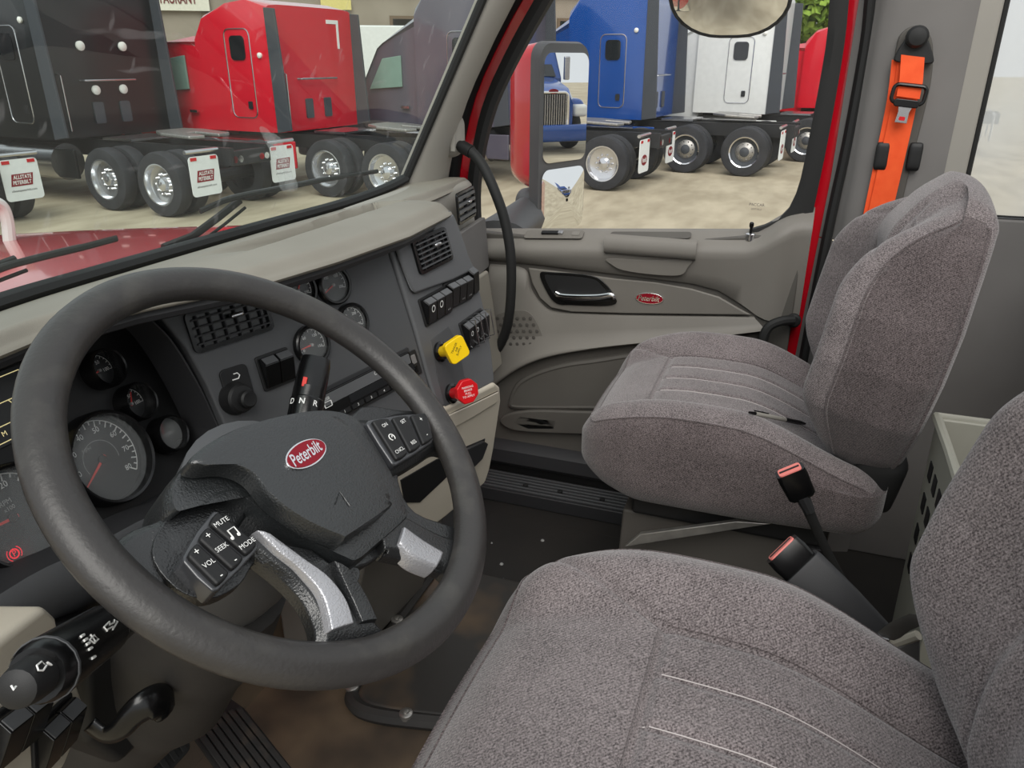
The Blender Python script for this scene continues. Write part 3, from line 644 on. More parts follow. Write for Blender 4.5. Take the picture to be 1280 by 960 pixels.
# ---- radio, power point, trailer knob, rockers
u, v, w_, h_, rt = quad(FC, [(392, 497), (505, 440), (520, 470), (402, 532)])
RF = FC.at(u, v, 0, rt)
m = MB(); m.plate(RF, rrect(w_+0.012, h_+0.012, 0.004), 0, 0.002); m.build('radio_surround', M['char2'], da_, bevel=0.001)
m = MB(); m.plate(RF, rrect(w_, h_, 0.003), 0.002, 0.008); ra = m.build('radio', M['blk'], da_, bevel=0.0015)
m = MB(); m.plate(RF.at(0.0, h_*0.26), rrect(w_*0.96, h_*0.36, 0.002), 0.008, 0.0092); m.build('radio_face', M['pod'], ra)
m = MB(); m.plate(RF.at(0.03, -h_*0.08), rrect(w_*0.72, h_*0.26, 0.002), 0.008, 0.0086); m.build('radio_display', M['gauge'], ra)
text('radio_lettering', 'Concert', RF.at(0.03, h_*0.33, 0.0092), 0.006, M['white'], ra)
text('radio_lettering', 'USB', RF.at(-w_*0.42, h_*0.30, 0.0092), 0.005, M['white'], ra)
m = MB()
for q in ((0.016, 0.010),): m.loft([[RF.at(-w_*0.42, h_*0.12)(x, y, 0.0094) for x, y in rrect(q[0]*k, q[1]*k, 0.002*k)] for k in (1.0, 0.75)], caps=False)
m.build('usb_mark', M['white'], ra, smooth=False)
for i in range(6):
    G = RF.at(-w_*0.30+w_*0.14*i, -h_*0.36)
    m = MB(); m.plate(G, rrect(w_*0.12, h_*0.16, 0.001), 0.008, 0.0095); k = m.build('radio_button', M['blkm'], ra)
    text('button_numeral', str(i+1), G.at(0, 0, 0.0095), 0.0045, M['white'], k)
G = FC.at(*FC.pix(498, 462)[:2]); u, v, w_, h_, rt = quad(FC, [(494, 452), (516, 440), (525, 464), (503, 476)])
G = FC.at(u, v, 0, rt)
m = MB(); m.plate(G, rrect(w_+0.008, h_+0.008, 0.003), 0, 0.003); pc = m.build('power_point_plate', M['blkm'], da_, bevel=0.001)
m = MB(); m.plate(G.at(0, h_*0.2), rrect(w_*0.9, h_*0.45, 0.002), 0.003, 0.005); m.build('flap', M['pillar2'], pc, bevel=0.001)
for k in (-1, 1): m = MB(); m.plate(G.at(k*w_*0.2, -h_*0.25), rrect(w_*0.3, h_*0.35, 0.002), 0.003, 0.007); m.build('socket', M['blk'], pc, bevel=0.001)
# trailer brake hand knob
u, v, w_, h_, rt = quad(FC, [(271, 464), (305, 454), (321, 505), (288, 518)])
G = FC.at(u, v, 0, rt)
m = MB(); m.plate(G, rrect(w_, h_, 0.008), 0, 0.004); kn = m.build('mirror_knob_plate', M['blkm'], da_, bevel=0.001)
u, v = FC.pix(302, 498, 0.02); K = FC.at(u, v)
m = MB(); m.lathe([(0.024, 0), (0.024, 0.005), (0.021, 0.012), (0.021, 0.020), (0.018, 0.024), (0.012, 0.025)], K, 28); m.build('knob_base', M['blkm'], kn)
m = MB(); m.lathe([(0.0125, 0.02), (0.0125, 0.034), (0.010, 0.037), (0.006, 0.0365)], K.at(0.003, -0.002), 22); m.build('knob', M['blkm'], kn)
icon = G.at(0.0, h_*0.28, 0.004); m = MB()
m.tube([icon(-0.006, -0.004, .0004), icon(0.004, -0.004, .0004), icon(0.007, 0.0, .0004), icon(0.004, 0.004, .0004), icon(-0.002, 0.004, .0004)], 0.0009, 6); m.build('arrow_mark', M['white'], kn)
def rocker(F, w, h, parent, legend=None, col='blk', hi='char', t=0.016):
    pr = [(-0.5, 0.0), (-0.5, t*0.42), (-0.1, t*0.80), (0.27, t*1.12), (0.5, t*0.45), (0.5, 0.0)]   # (v/h, height): black face, then a top slope that carries the sheen plate
    m = MB(); m.prism([F(-w/2, b*h, c) for b, c in pr], F.x*w); o = m.build('rocker_switch', M[col], parent, bevel=0.0012, sharp=30)
    v0, z0, v1, z1 = 0.29*h, t*1.09, 0.485*h, t*0.50; d_ = Vector((v1-v0, z1-z0)); n_ = Vector((-d_.y, d_.x)).normalized()*0.0012
    m = MB(); m.prism([F(-w*0.44, b, c) for b, c in ((v0, z0), (v1, z1), (v1+n_.x, z1+n_.y), (v0+n_.x, z0+n_.y))], F.x*w*0.88); m.build('rocker_sky_sheen', M[hi], o)  # grey plate imitates sky reflected in the gloss black top
    if legend:
        if len(legend) > 1: text('legend', legend, Frame(F(0, -h*0.34, t*0.572+0.0003), F.x, F.y*(0.4*h)+F.n*(0.38*t)), h*0.07, M['grey'], o)
        else:
            m = MB(); q = Frame(F(0, h*0.06, t*0.94+0.0003), F.x, F.y*(0.37*h)+F.n*(0.32*t))
            m.loft([[q(a, b, 0.0004) for a, b in ell(w*0.22*k, w*0.26*k, 14)] for k in (1, 0.7)], caps=False); m.build('legend', M['white'], o, smooth=False)
    return o
def bank(F, corners, n, parent, legends, housing='blkm', wz=0.0, **kw):
    u, v, w, h, rt = quad(F, corners, wz); G = F.at(u, v, wz, rt)
    m = MB(); m.plate(G, rrect(w+0.006, h+0.006, 0.004), 0, 0.004); o = m.build('switch_housing', M[housing], parent, bevel=0.0015)
    for i in range(n): rocker(G.at(-w/2+w*(i+0.5)/n, 0, 0.002), w/n*0.94, h*0.96, o, legends[i], **kw)
    return G, w, h, o
bank(FC, [(320, 449), (356, 436), (367, 473), (331, 487)], 2, da_, (None, None))
bank(FP, [(523, 374), (556, 361), (559, 388), (532, 409)], 3, da_, ('o', 'o', 'ENG'), hi='pod', wz=0.004)
bank(FP, [(553, 356), (580, 345), (588, 371), (562, 386)], 3, da_, (None, 'AXLE', 'LOCK'), hi='pod', wz=0.004)
bank(FP, [(581, 336), (589, 333), (593, 364), (587, 371)], 1, da_, (None,), wz=0.004)
G, w_, h_, ho = bank(FP, [(572, 405), (600, 389), (608, 417), (585, 439)], 4, da_, ('o', 'o', 'FAN', None), hi='pod', wz=0.004)
for i in range(4):
    q = G.at(-w_/2+w_*(i+0.62)/4, 0, 0)
    m = MB(); m.tube([q(0, h_*0.52, 0.004), q(0, h_*0.52, 0.030), q(0, -h_*0.46, 0.024), q(0, -h_*0.52, 0.004)], 0.0013, 6); m.build('switch_guard', M['chrome2'], ho)
# ---- parking brake knobs
def recess(F, pts, parent): m = MB(); m.plate(F, poly(F, pts, 0.004), 0.004, 0.0048); return m.build('knob_recess', M['char'], parent, bevel=0.0004)
recess(FP, [(538, 425), (560, 408), (574, 432), (580, 470), (592, 492), (556, 508), (546, 470)], da_)
def push_knob(px, py, tip_px, tip_py, shape, colr, lines, txt, trot=0.0):
    u, v = FP.pix(px, py, 0.004); F = FP.at(u, v, 0.004); u2, v2 = FP.pix(tip_px, tip_py, 0.062)
    m = MB(); m.lathe([(0.019, 0), (0.019, 0.006), (0.015, 0.009), (0.012, 0.009)], F, 24); kb = m.build('brake_knob', M['blk'], da_)
    end = FP(u2, v2, 0.062); ax = (end-F.o); G = Frame(end, F.x, ax.cross(F.x) if False else (F.y))
    m = MB(); m.tube([F(0, 0, 0.004), F.o+ax*0.3, F.o+ax*0.93], [0.010, 0.0105, 0.0125], 14); m.build('knob_stem', M[colr], kb)
    H = Frame(end, FP.x*0.93+Vector((0.0, -0.3, 0)), FP.y)
    n = Vector(EYE-end); ex = (Vector((1, 0, 0))*0.8 + Vector((0, -1, 0))*0.55); H = Frame(end, ex, Vector((0, 0.22, 1)) - ex.normalized()*ex.normalized().dot(Vector((0, 0.22, 1))))
    m = MB(); m.plate(H, shape, -0.006, 0.006); m.build('knob_face', M[colr], kb, bevel=0.002)
    for i, s in enumerate(lines): text('knob_lettering', s, H.at(0, 0, 0, trot).at(0, 0.0085-0.0058*i, 0.006), 0.0042, M[txt], kb)
    return kb
sq = rrect(0.042, 0.042, 0.007, 2); sq = [(a*math.cos(.35)-b*math.sin(.35), a*math.sin(.35)+b*math.cos(.35)) for a, b in sq]
push_knob(549, 440, 570, 437, sq, 'yellow', ('TRAILER', 'AIR', 'SUPPLY'), 'blkm', R(55))
push_knob(563, 492, 583, 489, ngon(8, 0.024, R(22.5)), 'redk', ('PARKING', 'BRAKE', 'PULL', 'TO APPLY'), 'white')
# ---- instrument cluster
kp = [FK.pix(a, b) for a, b in [(184, 408), (232, 470), (262, 540), (268, 585), (215, 640), (110, 700), (0, 760)]]
kp = kp + [(-0.42, kp[-1][1]-0.03), (-0.42, 0.14), (kp[0][0]-0.06, 0.16)]
m = MB(); m.plate(FK, kp, -0.03, 0.0); m.build('cluster_panel', M['blkm'], da_, bevel=0.003)
# sculpted surround between cluster and centre panel
o_l = [P(a, b, y=yy) for a, b, yy in [(178, 392, .775), (212, 425, .765), (246, 480, .75), (272, 535, .735), (290, 580, .72), (306, 618, .70), (212, 640, .70), (110, 692, .70), (0, 750, .70)]]
i_l = [FK(*FK.pix(a, b, 0.004), 0.004) for a, b in [(172, 418), (212, 456), (238, 500), (250, 540), (250, 570), (230, 600), (180, 628), (95, 678), (0, 730)]]
o_l.append(Vector((-0.93, 0.70, o_l[-1].z-0.01))); i_l.append(Vector((-0.93, 0.79, i_l[-1].z-0.01)))
o_s = spline(o_l, 5); i_s = spline(i_l, 5)
m = MB(); m.loft([[a + Vector((0, 0.06, -0.005)) for a in o_s], o_s, [a.lerp(b, 0.06)+Vector((0, -0.004, 0.003)) for a, b in zip(o_s, i_s)], [a.lerp(b, 0.2) for a, b in zip(o_s, i_s)], i_s], closed=False, caps=False)
m.build('cluster_surround', M['char2'], da_, sharp=40)
# knee bolster below the cluster
lo_l = [Vector((p.x, p.y+0.05, p.z-0.11)) for p in o_s[25:]]
m = MB(); m.loft([[p+Vector((0, 0, 0.006)) for p in o_s[25:]], [p+Vector((0, -0.008, -0.01)) for p in o_s[25:]], [p+Vector((0, -0.004, -0.05)) for p in o_s[25:]], lo_l, [p+Vector((0, 0.1, -0.03)) for p in lo_l]], closed=False, caps=False); m.build('knee_bolster', M['char'], da_, sharp=60)
dshape = dict(a0=200, a1=-25)
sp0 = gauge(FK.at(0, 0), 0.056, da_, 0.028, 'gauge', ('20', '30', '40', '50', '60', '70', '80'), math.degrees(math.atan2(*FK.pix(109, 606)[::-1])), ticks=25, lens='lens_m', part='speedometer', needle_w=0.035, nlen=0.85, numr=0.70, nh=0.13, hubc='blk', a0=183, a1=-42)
text('numeral', 'MPH', FK.at(-0.012, 0.020, 0.0017), 0.005, M['grey'], sp0)
n = 30; m = MB(); arc = [R(200-215*i/n) for i in range(n+1)]
m.loft([[FK(0.026*q*math.cos(a), 0.026*q*math.sin(a), 0.0019) for a in arc] for q in (0.98, 1.01)], closed=False, caps=False); m.build('inner_scale', M['grey'], sp0, smooth=False)
ut, vt = FK.pix(14, 648)
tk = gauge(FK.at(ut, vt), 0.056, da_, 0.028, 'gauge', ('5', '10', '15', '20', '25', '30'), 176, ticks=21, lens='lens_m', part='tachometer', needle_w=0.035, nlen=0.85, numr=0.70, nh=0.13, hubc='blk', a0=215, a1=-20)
text('numeral', 'RPM', FK.at(ut+0.002, vt+0.019, 0.0017), 0.006, M['grey'], tk); text('numeral', 'x100', FK.at(ut+0.003, vt+0.011, 0.0017), 0.005, M['grey'], tk)
u, v = FK.pix(14, 693); m = MB(); m.loft([[FK(u+x, v+y, 0.006) for x, y in ell(0.006*k, 0.006*k, 18)] for k in (1, 0.72)], caps=False)
M['warn'] = emit('warning_lamp_red', '#e0102a', 0.8)
wl = m.build('parking_brake_lamp', M['warn'], tk, smooth=False)
text('lamp_letter', 'P', FK.at(u, v, 0.006), 0.007, M['warn'], tk)
for sgn in (-1, 1):
    m = MB(); aa = [R(90-sgn*90-50+100*i/10) for i in range(11)]; m.loft([[FK(u+0.0085*k*math.cos(a), v+0.0085*k*math.sin(a), 0.006) for a in aa] for k in (0.93, 1.05)], closed=False, caps=False); m.build('lamp_arc', M['warn'], tk, smooth=False)
for (a, b), nd in (((136, 459), 190), ((176, 501), 62), ((216, 541), 70)):
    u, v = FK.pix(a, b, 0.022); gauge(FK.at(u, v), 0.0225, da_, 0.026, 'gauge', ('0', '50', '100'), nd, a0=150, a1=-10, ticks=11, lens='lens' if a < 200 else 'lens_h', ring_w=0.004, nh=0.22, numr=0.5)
u, v = FK.pix(210, 566); m = MB(); m.lathe([(0.004, 0), (0.004, 0.006), (0.002, 0.007)], FK.at(u, v), 12); m.build('reset_stud', M['blkm'], da_)
# driver information display
u, v, w_, h_, rt = quad(FK, [(-60, 500), (42, 448), (42, 520), (-60, 600)])
DF = FK.at(u, v, 0, 0)
m = MB(); m.plate(DF, rrect(w_, h_, 0.004), 0, 0.003); ds = m.build('information_display', M['gauge'], da_, bevel=0.001)
M['amber'] = emit('display_amber', '#e8d9a0', 0.55)
for pts in (((-.48, .42), (.42, .42), (.48, .1)), ((-.48, .08), (.48, .08)), ((.16, .08), (.3, -.3)), ((-.48, -.22), (.48, -.22)), ((-.48, -.44), (.48, -.44), (.48, .08))):
    m = MB(); m.tube([DF(a*w_, b*h_, 0.0034) for a, b in pts], 0.0006, 4); m.build('display_line', M['amber'], ds)
text('display_text', '290', DF.at(w_*0.33, -h_*0.33, 0.003), 0.009, M['amber'], ds); text('display_text', 'M', DF.at(-w_*0.05, -h_*0.33, 0.003), 0.006, M['amber'], ds)
# ---- passenger side of the dash
prof = [(0.90, 0.962), (0.812, 0.955), (0.802, 0.945), (0.800, 0.90), (0.792, 0.82), (0.775, 0.74), (0.758, 0.62), (0.748, 0.50), (0.752, 0.43), (0.775, 0.40), (0.86, 0.40)]
m = MB(); m.loft([[Vector((x, y+dy, z-dz)) for y, z in prof] for x, dy, dz in ((0.36, -0.01, 0), (0.60, 0.0, 0), (0.84, 0.012, 0.0), (0.885, 0.018, 0.002), (0.915, 0.03, 0.006), (0.928, 0.05, 0.012))]); m.build('passenger_fascia', M['pillar'], da_, sharp=50)
FV = Frame.panel(P(575, 258, x=0.74), R(-6), R(4)); u, v, w_, h_, rt = quad(FV, [(562, 244), (583, 236), (591, 267), (569, 279)])
vent(FV.at(u, v, 0.010, 0), w_, h_, 4, 1, da_, lw=0.007)
m = MB(); m.plate(FV.at(u+0.0, v-0.13, 0.004), rrect(w_*2.4, 0.14, 0.01), -0.01, 0.006); m.build('fascia_insert', M['pillar2'], da_, bevel=0.004)
gl_ = [Vector((x, y, z)) for x, y, z in ((0.42, 0.765, 0.72), (0.86, 0.775, 0.72), (0.86, 0.735, 0.45), (0.42, 0.725, 0.45))]
m = MB(); m.prism(gl_, (0, -0.012, -0.002)); m.build('glovebox_lid', M['taupe'], da_, bevel=0.006, seg=3)
# ---- cream lower console under the pod
FL = Frame.panel(Vector((0.11, 0.563, 0.665)), R(10), R(-9))
lc = poly(FL, [(440, 572), (546, 515), (590, 494), (620, 479), (626, 484), (627, 500), (618, 560), (613, 586), (607, 604), (592, 618), (556, 648), (480, 705), (440, 660)])
m = MB(); m.plate(FL, lc, -0.08, 0.0); lwr = m.build('lower_console', M['cream'], da_, bevel=0.008, seg=3)
band = poly(FL, [(470, 570), (546, 523), (590, 503), (621, 488), (619, 502), (590, 520), (548, 543), (470, 590)])
m = MB(); m.plate(FL, band, 0, 0.006); m.build('console_band', M['cream'], lwr, bevel=0.003)
pkt = poly(FL, [(500, 600), (545, 574), (606, 548), (604, 556), (592, 578), (560, 594), (524, 628), (505, 628)])
m = MB(); m.plate(FL, pkt, -0.01, 0.002); m.build('console_pocket', M['blkm'], lwr, bevel=0.001)
tray = poly(FL, [(586, 561), (606, 552), (611, 555), (604, 574), (592, 586), (584, 584)], 0.008)
m = MB(); m.plate(FL, tray, 0.0, 0.008); m.build('ash_tray', M['char2'], lwr, bevel=0.003)
m = MB(); None if True else m.plate(FL, poly(FL, [(532, 632), (556, 612), (598, 592), (610, 566), (614, 568), (604, 600), (560, 624), (540, 640)]), 0.0, 0.010)
# grey lower console side below
m = MB(); m.loft([[Vector((x, y, z)) for x, y, z in ((0.02, 0.66+0.30*(0.46-zz), zz), (0.36, 0.62+0.30*(0.46-zz), zz), (0.36, 0.92, zz), (0.02, 0.92, zz))] for zz in (0.02, 0.2, 0.46)]); m.build('console_base', M['taupe3'], da_, bevel=0.01)
# ---- cream switch panel left of the column
FS = Frame.panel(P(60, 860, y=0.60), R(-22), R(-2))
lp_ = poly(FS, [(58, 756), (72, 770), (78, 800), (98, 852), (108, 880), (104, 905), (80, 965), (-40, 1010), (-60, 860), (0, 800)])
m = MB(); m.plate(FS, lp_, -0.05, 0.0); sp_ = m.build('switch_panel', M['cream'], da_, bevel=0.008, seg=3)
bank(FS, [(30, 925), (75, 882), (95, 912), (50, 960)], 2, sp_, (None, None))
bank(FS, [(-30, 915), (32, 872), (52, 905), (-5, 955)], 2, sp_, (None, None))
# ================================================================== steering wheel, column, stalks, pedals
WC = Vector((-0.512, 0.420, 0.908)); WT = R(40.8)
WNv = Vector((0.0, -math.sin(WT), math.cos(WT)))
# frame of the wheel as the driver sees it: x right, y up the face, n toward the driver. The wheel is turned a little.
FW0 = Frame(WC, (1, 0, 0), (0, math.cos(WT), math.sin(WT)))
c1 = FW0.pix(384, 568); ROT = 0.0
sw_ = thing('steering_wheel', 'worn dark grey four-spoke steering wheel with grained hub and red oval badge', 'steering wheel', WC)
RC, RT = 0.211, 0.0175
m = MB(); loops = []; N = 96
for i in range(N):
    a = 2*math.pi*i/N; ca, sa = math.cos(a), math.sin(a); L = []
    for j in range(16):
        b = 2*math.pi*j/16; rr = RT*(1.0+0.10*math.cos(2*b))
        L.append(FW0((RC+rr*math.cos(b))*ca, (RC+rr*math.cos(b))*sa, RT*0.92*math.sin(b)))
    loops.append(L)
m.loft(loops, wrap=True); m.build('rim', M['rim'], sw_, sharp=180)
def wp(px, py, w=0.0): return FW0.pix(px, py, w)
# hub shell and horn pad
def domed(name, pts, ctr, prof, w0, mat_, dome, sharp=50):
    q = [wp(a_, b_, w0) for a_, b_ in pts]; c_ = wp(*ctr, w0); hs = spline([(a_, b_, 0) for a_, b_ in q], 5, closed=True); c_ = Vector((c_[0], c_[1], 0))
    R0 = max((p-c_).length for p in hs); m = MB(); loops = []
    for k, w in prof: loops.append([FW0(c_.x+(p.x-c_.x)*k, c_.y+(p.y-c_.y)*k, w+dome*(1-((p-c_).length*k/R0)**2)) for p in hs])
    m.loft(loops); return m.build(name, mat_, sw_, sharp=sharp)
ks = [(0.88, 0), (0.75, 0), (0.6, 0), (0.45, 0), (0.3, 0), (0.15, 0), (0.02, 0)]
domed('hub_cover', [(206, 628), (210, 606), (222, 590), (242, 572), (285, 545), (340, 526), (400, 517), (440, 526), (462, 556), (490, 606), (505, 644), (502, 655), (470, 684), (442, 707), (425, 704), (372, 679), (330, 655), (299, 630), (271, 620), (240, 628), (215, 645)], (395, 612),
      [(1.0, -0.050), (1.0, -0.010), (0.995, -0.001), (0.975, 0.006)]+[(k, 0.008) for k, _ in ks], 0.0, M['hub'], 0.004)
domed('horn_pad', [(238, 573), (262, 553), (300, 536), (354, 523), (402, 520), (430, 532), (456, 569), (478, 606), (486, 628), (484, 638), (434, 673), (423, 675), (378, 656), (338, 628), (311, 596), (283, 583), (252, 582)], (395, 590),
      [(1.0, 0.010), (1.0, 0.024), (0.992, 0.0275), (0.975, 0.0295)]+[(k, 0.030) for k, _ in ks], 0.03, M['hub'], 0.010)
u, v = wp(384, 566, 0.042); bd = wp(410, 552, 0.042); be = wp(358, 582, 0.042)
ang = math.atan2(bd[1]-be[1], bd[0]-be[0])*0.75
oval_badge(FW0.at(u, v, 0.0388, ang), 0.026, 0.0125, sw_)
u, v = wp(428, 625, 0.041); tr_ = FW0.at(u, v, 0.0396, 0.3)
m = MB(); q = [tr_(a, b, 0) for a, b in ((-0.007, 0.004), (0.008, 0.005), (0.0, -0.009))]; m.tube([q[0], q[1], q[2]], 0.0005, 5); m.build('horn_mark', M['spoke'], sw_)
def spoke(name, secs, mat_, th0=-0.012):
    """secs: list of ((pxL),(pxR), w height)"""
    L = []
    for a, b, w in secs:
        ua = wp(*a, w); ub = wp(*b, w); A_ = FW0(*ua, w); B_ = FW0(*ub, w); n = FW0.n; c = (A_+B_)/2
        L.append([A_-n*0.020, A_-n*0.006, A_.lerp(B_, 0.12)+n*0.001, c+n*0.0022, A_.lerp(B_, 0.88)+n*0.001, B_-n*0.006, B_-n*0.020])
    cols = [spline([l[j] for l in L], 5) for j in range(7)]; L = [[c_[i] for c_ in cols] for i in range(len(cols[0]))]
    m = MB(); m.loft(L); return m.build(name, mat_, sw_, bevel=0.0025, seg=3, sharp=60)
# lower left spoke: silver inlay flanked by dark ribs
spoke('spoke', [((290, 668), (400, 690), 0.004), ((330, 700), (430, 712), 0.002), ((365, 730), (448, 728), -0.002), ((388, 760), (455, 752), -0.004), ((398, 790), (478, 780), -0.004), ((392, 818), (500, 796), -0.010)], M['spoke'])
spoke('spoke_inlay', [((318, 662), (340, 668), 0.012), ((345, 690), (385, 700), 0.009), ((375, 715), (415, 722), 0.006), ((400, 745), (436, 750), 0.004), ((411, 789), (446, 778), 0.002)], M['silver'])
spoke('spoke_rib', [((415, 700), (438, 712), 0.012), ((425, 722), (450, 728), 0.008), ((438, 750), (462, 748), 0.004), ((450, 778), (474, 774), 0.002)], M['spoke'])
# lower right spoke
spoke('spoke', [((470, 650), (482, 690), 0.004), ((500, 640), (505, 695), 0.002), ((530, 655), (535, 702), 0.0), ((560, 668), (556, 712), -0.003), ((585, 668), (572, 730), -0.008)], M['spoke'])
spoke('spoke_inlay', [((506, 655), (498, 680), 0.008), ((530, 672), (518, 700), 0.005), ((556, 688), (545, 712), 0.002)], M['silver'])
# thin upper left and upper right arms carrying the button pods
spoke('arm', [((300, 560), (330, 610), -0.004), ((250, 590), (300, 668), -0.006), ((210, 640), (262, 712), -0.008), ((165, 660), (230, 728), -0.012), ((130, 690), (170, 760), -0.016)], M['spoke'])
spoke('arm', [((430, 520), (462, 600), 0.0), ((470, 520), (498, 590), 0.0), ((505, 512), (530, 572), -0.002), ((530, 515), (550, 560), -0.008), ((548, 520), (566, 565), -0.014)], M['spoke'])
M['podb'] = mat('button_pod_gloss_grey', '#3b3c3f', 0.22, spec=0.8)
def plate_(pts, w0, w1):
    q = [wp(a_, b_, w1) for a_, b_ in pts]; q = spline([(a_, b_, 0) for a_, b_ in q], 4, closed=True)
    m = MB(); m.prism([FW0(p.x, p.y, w0) for p in q], FW0.n*(w1-w0)); return m.build('spoke_plate', M['spoke'], sw_, bevel=0.003, seg=3)
plate_([(190, 690), (215, 640), (262, 608), (330, 640), (425, 700), (450, 712), (440, 735), (392, 745), (360, 722), (322, 702), (300, 730), (262, 748), (220, 735)], -0.022, -0.008)
plate_([(440, 520), (500, 512), (540, 520), (552, 548), (505, 578), (500, 605), (520, 640), (575, 662), (590, 690), (560, 716), (520, 702), (488, 690), (450, 708), (436, 690)], -0.022, -0.008)
def pod(px4, rows, cols, marks):
    q = [wp(a, b, 0.008) for a, b in px4]   # TL TR BR BL
    B = lambda s, t: tuple(((1-s)*(1-t)*q[0][i]+s*(1-t)*q[1][i]+s*t*q[2][i]+(1-s)*t*q[3][i]) for i in (0, 1))
    rim_ = [B(s, t) for s, t in ((0.03, -.03), (.5, -.07), (0.97, -.03), (1.03, .03), (1.05, .5), (1.03, .97), (.97, 1.03), (.5, 1.05), (.03, 1.03), (-.03, .97), (-.04, .5), (-.03, .03))]
    m = MB(); m.prism([FW0(a, b, -0.012) for a, b in rim_], FW0.n*0.022); o = m.build('button_pod', M['podb'], sw_, bevel=0.004, seg=3)
    for i in range(cols):
        s0, s1 = i/cols+0.03, (i+1)/cols-0.03
        g = [B(s, t) for s, t in ((s0, 0.04), ((s0+s1)/2, 0.02), (s1, 0.04), (s1, 0.96), ((s0+s1)/2, .98), (s0, 0.96))]
        m = MB(); m.prism([FW0(a, b, 0.006) for a, b in g], FW0.n*0.0085); k = m.build('button', M['blkm'], o, bevel=0.0025, seg=3)
        e = math.atan2(q[3][1]-q[0][1], q[3][0]-q[0][0])
        for t, s in marks[i]:
            c = B((s0+s1)/2, t); G_ = FW0.at(c[0], c[1], 0.0150, ROTM)
            if s == 'note':
                m = MB(); m.tube([G_(-0.0035, -0.003, 0), G_(-0.0035, 0.004, 0), G_(0.0035, 0.004, 0), G_(0.0035, -0.003, 0)], 0.0006, 5); m.lathe([(0.0017, 0), (0.0012, 0.0004)], G_.at(-0.0045, -0.0033), 8); m.lathe([(0.0017, 0), (0.0012, 0.0004)], G_.at(0.0025, -0.0033), 8); m.build('button_mark', M['white'], k); continue
            if s == 'ring':
                m = MB(); m.tube([G_(0.0038*math.cos(R(q_)), 0.0038*math.sin(R(q_)), 0) for q_ in range(-60, 241, 20)], 0.0006, 5); m.tube([G_(0, 0, 0), G_(0.0016, 0.0016, 0)], 0.0006, 5); m.build('button_mark', M['white'], k); continue
            text('button_mark', s, FW0.at(c[0], c[1], 0.0148, ROTM), 0.0065 if len(s) < 2 else 0.0042, M['white'], k)
    return o
ROTM = math.atan2(bd[1]-be[1], bd[0]-be[0])
pod([(268, 640), (228, 700), (268, 740), (322, 684)], 1, 3, [[(.2, 'MUTE'), (.5, 'note'), (.82, 'MODE')], [(.15, '+'), (.5, 'SEEK'), (.85, '-')], [(.15, '+'), (.5, 'VOL'), (.85, '-')]])
pod([(458, 528), (530, 518), (540, 552), (492, 582)], 1, 3, [[(.2, 'ON'), (.5, 'ring'), (.82, 'CNCL')], [(.2, 'SET'), (.8, 'RES')], [(.25, '+'), (.75, '-')]])
# ---- column
AX = -WNv
co = thing('steering_column', 'black steering column shroud with stalks, boot and tilt lever behind the wheel', 'steering column', WC+AX*0.42)
FCx = Frame(WC, FW0.x, FW0.y)
def oval(w, rx, ry, cy=0.0): return [FCx(rx*math.cos(2*math.pi*i/28), cy+ry*math.sin(2*math.pi*i/28), w) for i in range(28)]
m = MB(); m.loft([oval(-0.052, 0.06, 0.06), oval(-0.06, 0.085, 0.075), oval(-0.10, 0.09, 0.08, -0.01), oval(-0.17, 0.085, 0.078, -0.015), oval(-0.22, 0.07, 0.07, -0.02)]); m.build('shroud', M['char'], co, sharp=50)
m = MB(); m.loft([oval(-0.20, 0.08, 0.085, -0.02), oval(-0.28, 0.085, 0.10, -0.03), oval(-0.34, 0.075, 0.09, -0.04), oval(-0.42, 0.08, 0.095, -0.05), oval(-0.50, 0.07, 0.08, -0.05), oval(-0.62, 0.075, 0.08, -0.05)]); m.build('boot', M['boot'], co, sharp=60)
def stalk(p0, p1, rs, parent, name): # tapering stalk between two points
    n = len(rs); pts = [p0.lerp(p1, t) for t, r in rs]; m = MB(); m.tube(pts, [r for t, r in rs], 18); return m.build(name, M['blk'], parent, sharp=30)
s0 = P(196, 742, y=0.53); s1 = P(20, 862, y=0.43)
st = stalk(s0, s1, [(0, 0.013), (0.28, 0.0165), (0.285, 0.0165), (0.46, 0.019), (0.465, 0.0175), (0.475, 0.0175), (0.48, 0.0205), (0.84, 0.023), (0.88, 0.0215), (0.90, 0.019)], co, 'signal_stalk')
ax = (s1-s0).normalized(); L_ = (s1-s0).length
m = MB(); m.tube([s0+ax*L_*0.88, s0+ax*L_*0.95, s0+ax*L_*1.0, s0+ax*L_*1.01], [0.0150, 0.0150, 0.0130, 0.008], 18); m.build('washer_button', M['blkm'], st, sharp=30)
m = MB(); m.tube([s0+ax*L_*0.275, s0+ax*L_*0.283], 0.0171, 18); m.build('stalk_ring', M['char'], st)
m = MB(); m.tube([s0+ax*L_*0.462, s0+ax*L_*0.470], 0.0192, 18); m.build('stalk_ring', M['pod'], st)
m = MB(); m.tube([s0+ax*L_*0.845, s0+ax*L_*0.855], 0.0233, 18); m.build('stalk_ring', M['char'], st)
vd = (EYE-(s0+s1)/2); vd = (vd-ax*vd.dot(ax)).normalized(); sd = ax.cross(vd).normalized()
STF = Frame(s0, ax*-1.0, vd.cross(ax*-1.0))
def smark(px, py, w, s_, h): u_, v_ = STF.pix(px, py, w); return text('stalk_mark', s_, STF.at(u_, v_, w), h, M['white'], st, bold=0.02)
def sline(pts, w, r_=0.0007):
    m = MB(); m.tube([STF(*STF.pix(a_, b_, w), w) for a_, b_ in pts], r_, 5); m.build('stalk_mark', M['white'], st)
SR = [(0, 0.013), (0.28, 0.0165), (0.46, 0.019), (0.48, 0.0205), (0.84, 0.023), (0.88, 0.0215), (0.90, 0.019)]
